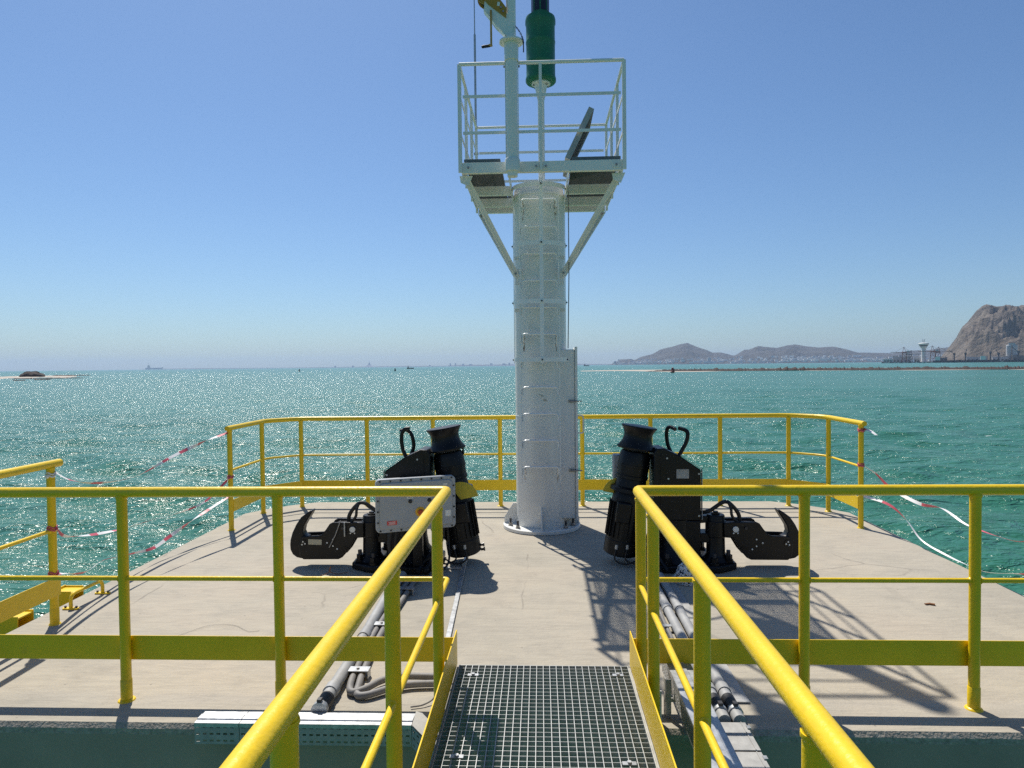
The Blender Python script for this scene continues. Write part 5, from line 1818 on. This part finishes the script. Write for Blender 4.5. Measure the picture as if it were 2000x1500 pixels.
# ------------------------------------------------------------------ port
PD = 2350.0
PB = R(bearing(1860))
pex = Vector((math.cos(PB), -math.sin(PB), 0))
pey = Vector((math.sin(PB), math.cos(PB), 0))


def port_pt(px, off=0.0):
    b = bearing(px)
    # the quay is a straight line square to the bearing of px 1860
    d = PD / math.cos(R(b) - PB)
    x, y = polar(b, d)
    return Vector((x, y, 0)) + pey * off


rotp = Matrix((pex, pey, Vector((0, 0, 1)))).transposed()


def pbox(mb, c, s):
    return mb.box(c, s, rotp)


a, b_ = port_pt(1722), port_pt(2150)
q = MB()
mid = (a + b_) / 2
pbox(q, mid + Vector((0, 0, -1.9)) + pey * 60, ((b_ - a).length, 120, 4.6))
qo = q.build("quay", "quay_concrete")
tag(qo, "port quay", kind="structure")
for k in range(64):
    p = a.lerp(b_, (k + 0.5) / 64)
    f_ = MB()
    pbox(f_, p + Vector((0, 0, -1.3)) - pey * 0.9, (3.4, 1.6, 2.2))
    f_.build("fender", "ship_white" if k % 3 else "crane_dark", qo)


def sts_crane(px, off, scale, label, m1="crane_red", flip=1, up=False):
    o = port_pt(px, off)
    o.z = 0.4
    t = thing("port_crane", o, label, "crane", "port cranes at the right")

    def Wp(x, y, z):
        return o + pex * (x * scale * flip) + pey * (y * scale) + Vector((0, 0, z * scale))
    for x in (-8, 8):
        for y in (-8, 8):
            MB().bar(Wp(x, y, 0), Wp(x * 0.8, y, 34), 1.6 * scale, 1.6 * scale, up=(0, 0, 1)).build("leg", m1, t)
    pb = MB()
    for y in (-8, 8):
        pb.bar(Wp(-8, y, 12), Wp(8, y, 12), 1.6 * scale, 1.8 * scale).bar(Wp(-6.4, y, 34), Wp(6.4, y, 34), 1.6 * scale, 2.0 * scale)
        pb.bar(Wp(-8, y, 12), Wp(6.4, y, 34), 0.9 * scale, 0.9 * scale)
    for x in (-6.4, 6.4):
        pb.bar(Wp(x, -8, 34), Wp(x, 8, 34), 1.4 * scale, 1.6 * scale)
    pb.build("portal_frame", m1, t)
    bm_ = MB()
    bm_.bar(Wp(-22, 0, 36), Wp(10, 0, 36), 2.2 * scale, 2.2 * scale)
    tip = Wp(42, 0, 62) if up else Wp(46, 0, 37)
    bm_.bar(Wp(10, 0, 36), tip, 1.8 * scale, 1.8 * scale)
    bm_.build("boom", m1, t)
    ap = MB()
    ap.bar(Wp(-6.4, -3, 35), Wp(2, 0, 56), 1.1 * scale, 1.1 * scale).bar(Wp(6.4, -3, 35), Wp(2, 0, 56), 1.1 * scale, 1.1 * scale)
    ap.bar(Wp(2, 0, 56), Wp(-20, 0, 37), 0.6 * scale, 0.6 * scale).bar(Wp(2, 0, 56), Wp(10, 0, 36).lerp(tip, 0.6), 0.6 * scale, 0.6 * scale)
    ap.build("apex_frame", m1, t)
    MB().box(Wp(-12, 0, 39.5), (9 * scale, 5 * scale, 4.5 * scale), rotp).build("machine_house", "shed_grey", t)


sts_crane(1766, 14, 0.80, "reddish container crane left of the control tower", flip=-1)
sts_crane(1822, 14, 0.84, "reddish container crane right of the control tower", flip=-1)
sts_crane(1832, 16, 0.78, "reddish container crane reaching right, beside the mountain's foot", flip=1)
sts_crane(1778, 18, 0.62, "small dark-legged crane just left of the control tower", m1="crane_dark", flip=1)


def jib_crane(px, off, h, r, label, flip=1):
    o = port_pt(px, off)
    o.z = 0.4
    t = thing("jib_crane", o, label, "crane", "dark jib cranes on the quay")
    MB().bar(o, o + Vector((0, 0, h * 0.55)), 3.2, 3.2, up=pex).build("pedestal", "crane_dark", t)
    c = MB()
    pbox(c, o + Vector((0, 0, h * 0.62)), (6, 6, h * 0.16))
    c.build("cab", "crane_dark", t)
    MB().bar(o + Vector((0, 0, h * 0.6)), o + pex * (flip * r) + Vector((0, 0, h)), 1.5, 1.5, up=pey).build("jib", "crane_dark", t)


jib_crane(1864, 14, 34, -14, "dark jib crane leaning left at the mountain's foot")
jib_crane(1886, 14, 36, 3, "upright dark jib crane on the quay beside moored ship")
jib_crane(1935, 14, 38, 3, "tall upright dark jib crane in the quay's middle")
jib_crane(1951, 14, 32, -6, "short dark jib crane between silo and tall crane")
jib_crane(1990, 14, 40, -16, "dark jib crane leaning left at the photo's right edge")
# control tower
o = port_pt(1803, 40)
ct = thing("control_tower", (o.x, o.y, 0.4), "white port control tower with a wide flared head", "tower")
MB().lathe((o.x, o.y, 0), (0, 0, 1), [(8, 0.4), (6.5, 8), (6.0, 40)], 20).build("shaft", "ship_white", ct)
MB().lathe((o.x, o.y, 0), (0, 0, 1), [(6.0, 40), (10.5, 46), (10.5, 47)], 24).build("flared_base", "ship_white", ct)
MB().lathe((o.x, o.y, 0), (0, 0, 1), [(10.3, 47.1), (12.2, 50.2)], 24).build("window_band", "window_dark", ct)
MB().lathe((o.x, o.y, 0), (0, 0, 1), [(12.6, 50.3), (14.5, 54.5), (13.5, 56), (4, 57.5)], 24).build("roof_cap", "ship_white", ct)
for dx in (-3, 0.5, 3):
    MB().cyl((o.x + dx, o.y, 57), (o.x + dx, o.y, 66 + abs(dx)), 0.4, n=6).build("antenna", "crane_dark", ct)
# sheds, silo, moored ships
for i, (px0, px1, off, h, m, lab) in enumerate([
        (1742, 1778, 60, 17, "shed_grey", "long pale terminal hall left of the control tower"), (1784, 1800, 70, 12, "shed_grey", "low pale shed hugging the control tower's left foot"),
        (1826, 1850, 75, 12, "shed_dark", "low dark shed under the reddish cranes"), (1888, 1930, 45, 13, "shed_grey", "low grey warehouse behind the moored ship"),
        (1940, 1972, 60, 12, "shed_grey", "low grey warehouse left of the silo"), (1980, 2040, 50, 15, "shed_dark", "dark warehouse at the photo's right edge"),
        (1700, 1740, 500, 10, "shed_grey", "low pale shed at the quay's far left end")]):
    p0, p1 = port_pt(px0, off), port_pt(px1, off)
    c = (p0 + p1) / 2
    L_ = (p1 - p0).length
    t = thing("warehouse", (c.x, c.y, 0.4), lab, "warehouse", "port warehouses")
    w = MB()
    pbox(w, c + Vector((0, 0, h / 2 + 0.2)), (L_, 30, h))
    w.build("wall", m, t)
    MB().prism([(-L_ / 2 - 1, h), (0, h + 3.5), (L_ / 2 + 1, h), (L_ / 2 + 1, h + 0.8), (0, h + 4.4), (-L_ / 2 - 1, h + 0.8)], (c.x, c.y, 0.3), pex, (0, 0, 1), 31).build("roof", "house_roof", t)
    n_ = max(3, int(L_ / 9))
    for k in range(n_):
        dcb = MB()
        pbox(dcb, c + pex * (L_ * ((k + 0.5) / n_ - 0.5)) - pey * 15.1 + Vector((0, 0, 3.2)), (4.2, 0.3, 5.2))
        dcb.build("door", "window_dark", t)
o = port_pt(1979, 55)
t = thing("silo", (o.x, o.y, 0.4), "grey twin silo tower standing before the bare mountain", "silo")
for dx in (-7, 7):
    p = o + pex * dx
    MB().lathe((p.x, p.y, 0), (0, 0, 1), [(6.5, 0.4), (6.5, 44), (5, 46)], 18).build("cylinder_bin", "shed_grey", t)
h_ = MB()
pbox(h_, o + Vector((0, 0, 48)), (16, 8, 6))
h_.build("head_house", "shed_grey", t)


def moored(px, L_, h, label, hull="ship_hull", aft=0.32):
    p = port_pt(px, -14)
    t = thing("cargo_ship", (p.x, p.y, SEA), label, "ship", "ships moored at the quay")
    z = Vector((0, 0, 1))
    p.z = SEA
    MB().prism([(-L_ * .5, h), (-L_ * .47, -0.5), (L_ * .44, -0.5), (L_ * .5, h * 1.3), (L_ * .36, h * 1.05), (-L_ * .36, h)], p, pex, z, 14).build("hull", hull, t)
    MB().prism([(-L_ * aft - 7, h), (-L_ * aft + 6, h), (-L_ * aft + 5, h + 11), (-L_ * aft - 6, h + 11)], p, pex, z, 12).build("wheelhouse", "ship_white", t)
    for fx in (-0.05, 0.2):
        MB().bar(p + pex * L_ * fx + z * h, p + pex * L_ * fx + z * (h + 14), 0.9, 0.9, up=pex).build("mast", "crane_dark", t)


moored(1850, 70, 6.5, "dark cargo ship moored below the reddish cranes")
moored(1912, 95, 6.5, "long dark cargo ship moored before the grey warehouses", aft=-0.1)
moored(1990, 70, 6.0, "dark cargo ship moored at the photo's right edge", aft=-0.3)

# ------------------------------------------------------------------ the air
hz = MB().bx(-21800, 21800, -21800, 21800, -9.0, 330.0).build("haze", "label_white")
hz.data.materials.clear()
hm_ = bpy.data.materials.new("haze_air")
hm_.use_nodes = True
nt = hm_.node_tree
nt.nodes.remove(nt.nodes["Principled BSDF"])
pv = nt.nodes.new("ShaderNodeVolumePrincipled")
pv.inputs["Color"].default_value = (0.55, 0.73, 0.98, 1)
pv.inputs["Density"].default_value = 5.2e-5
pv.inputs["Anisotropy"].default_value = 0.2
nt.links.new(pv.outputs[0], nt.nodes["Material Output"].inputs["Volume"])
hz.data.materials.append(hm_)
tag(hz, "thin sea haze", "haze", kind="stuff")
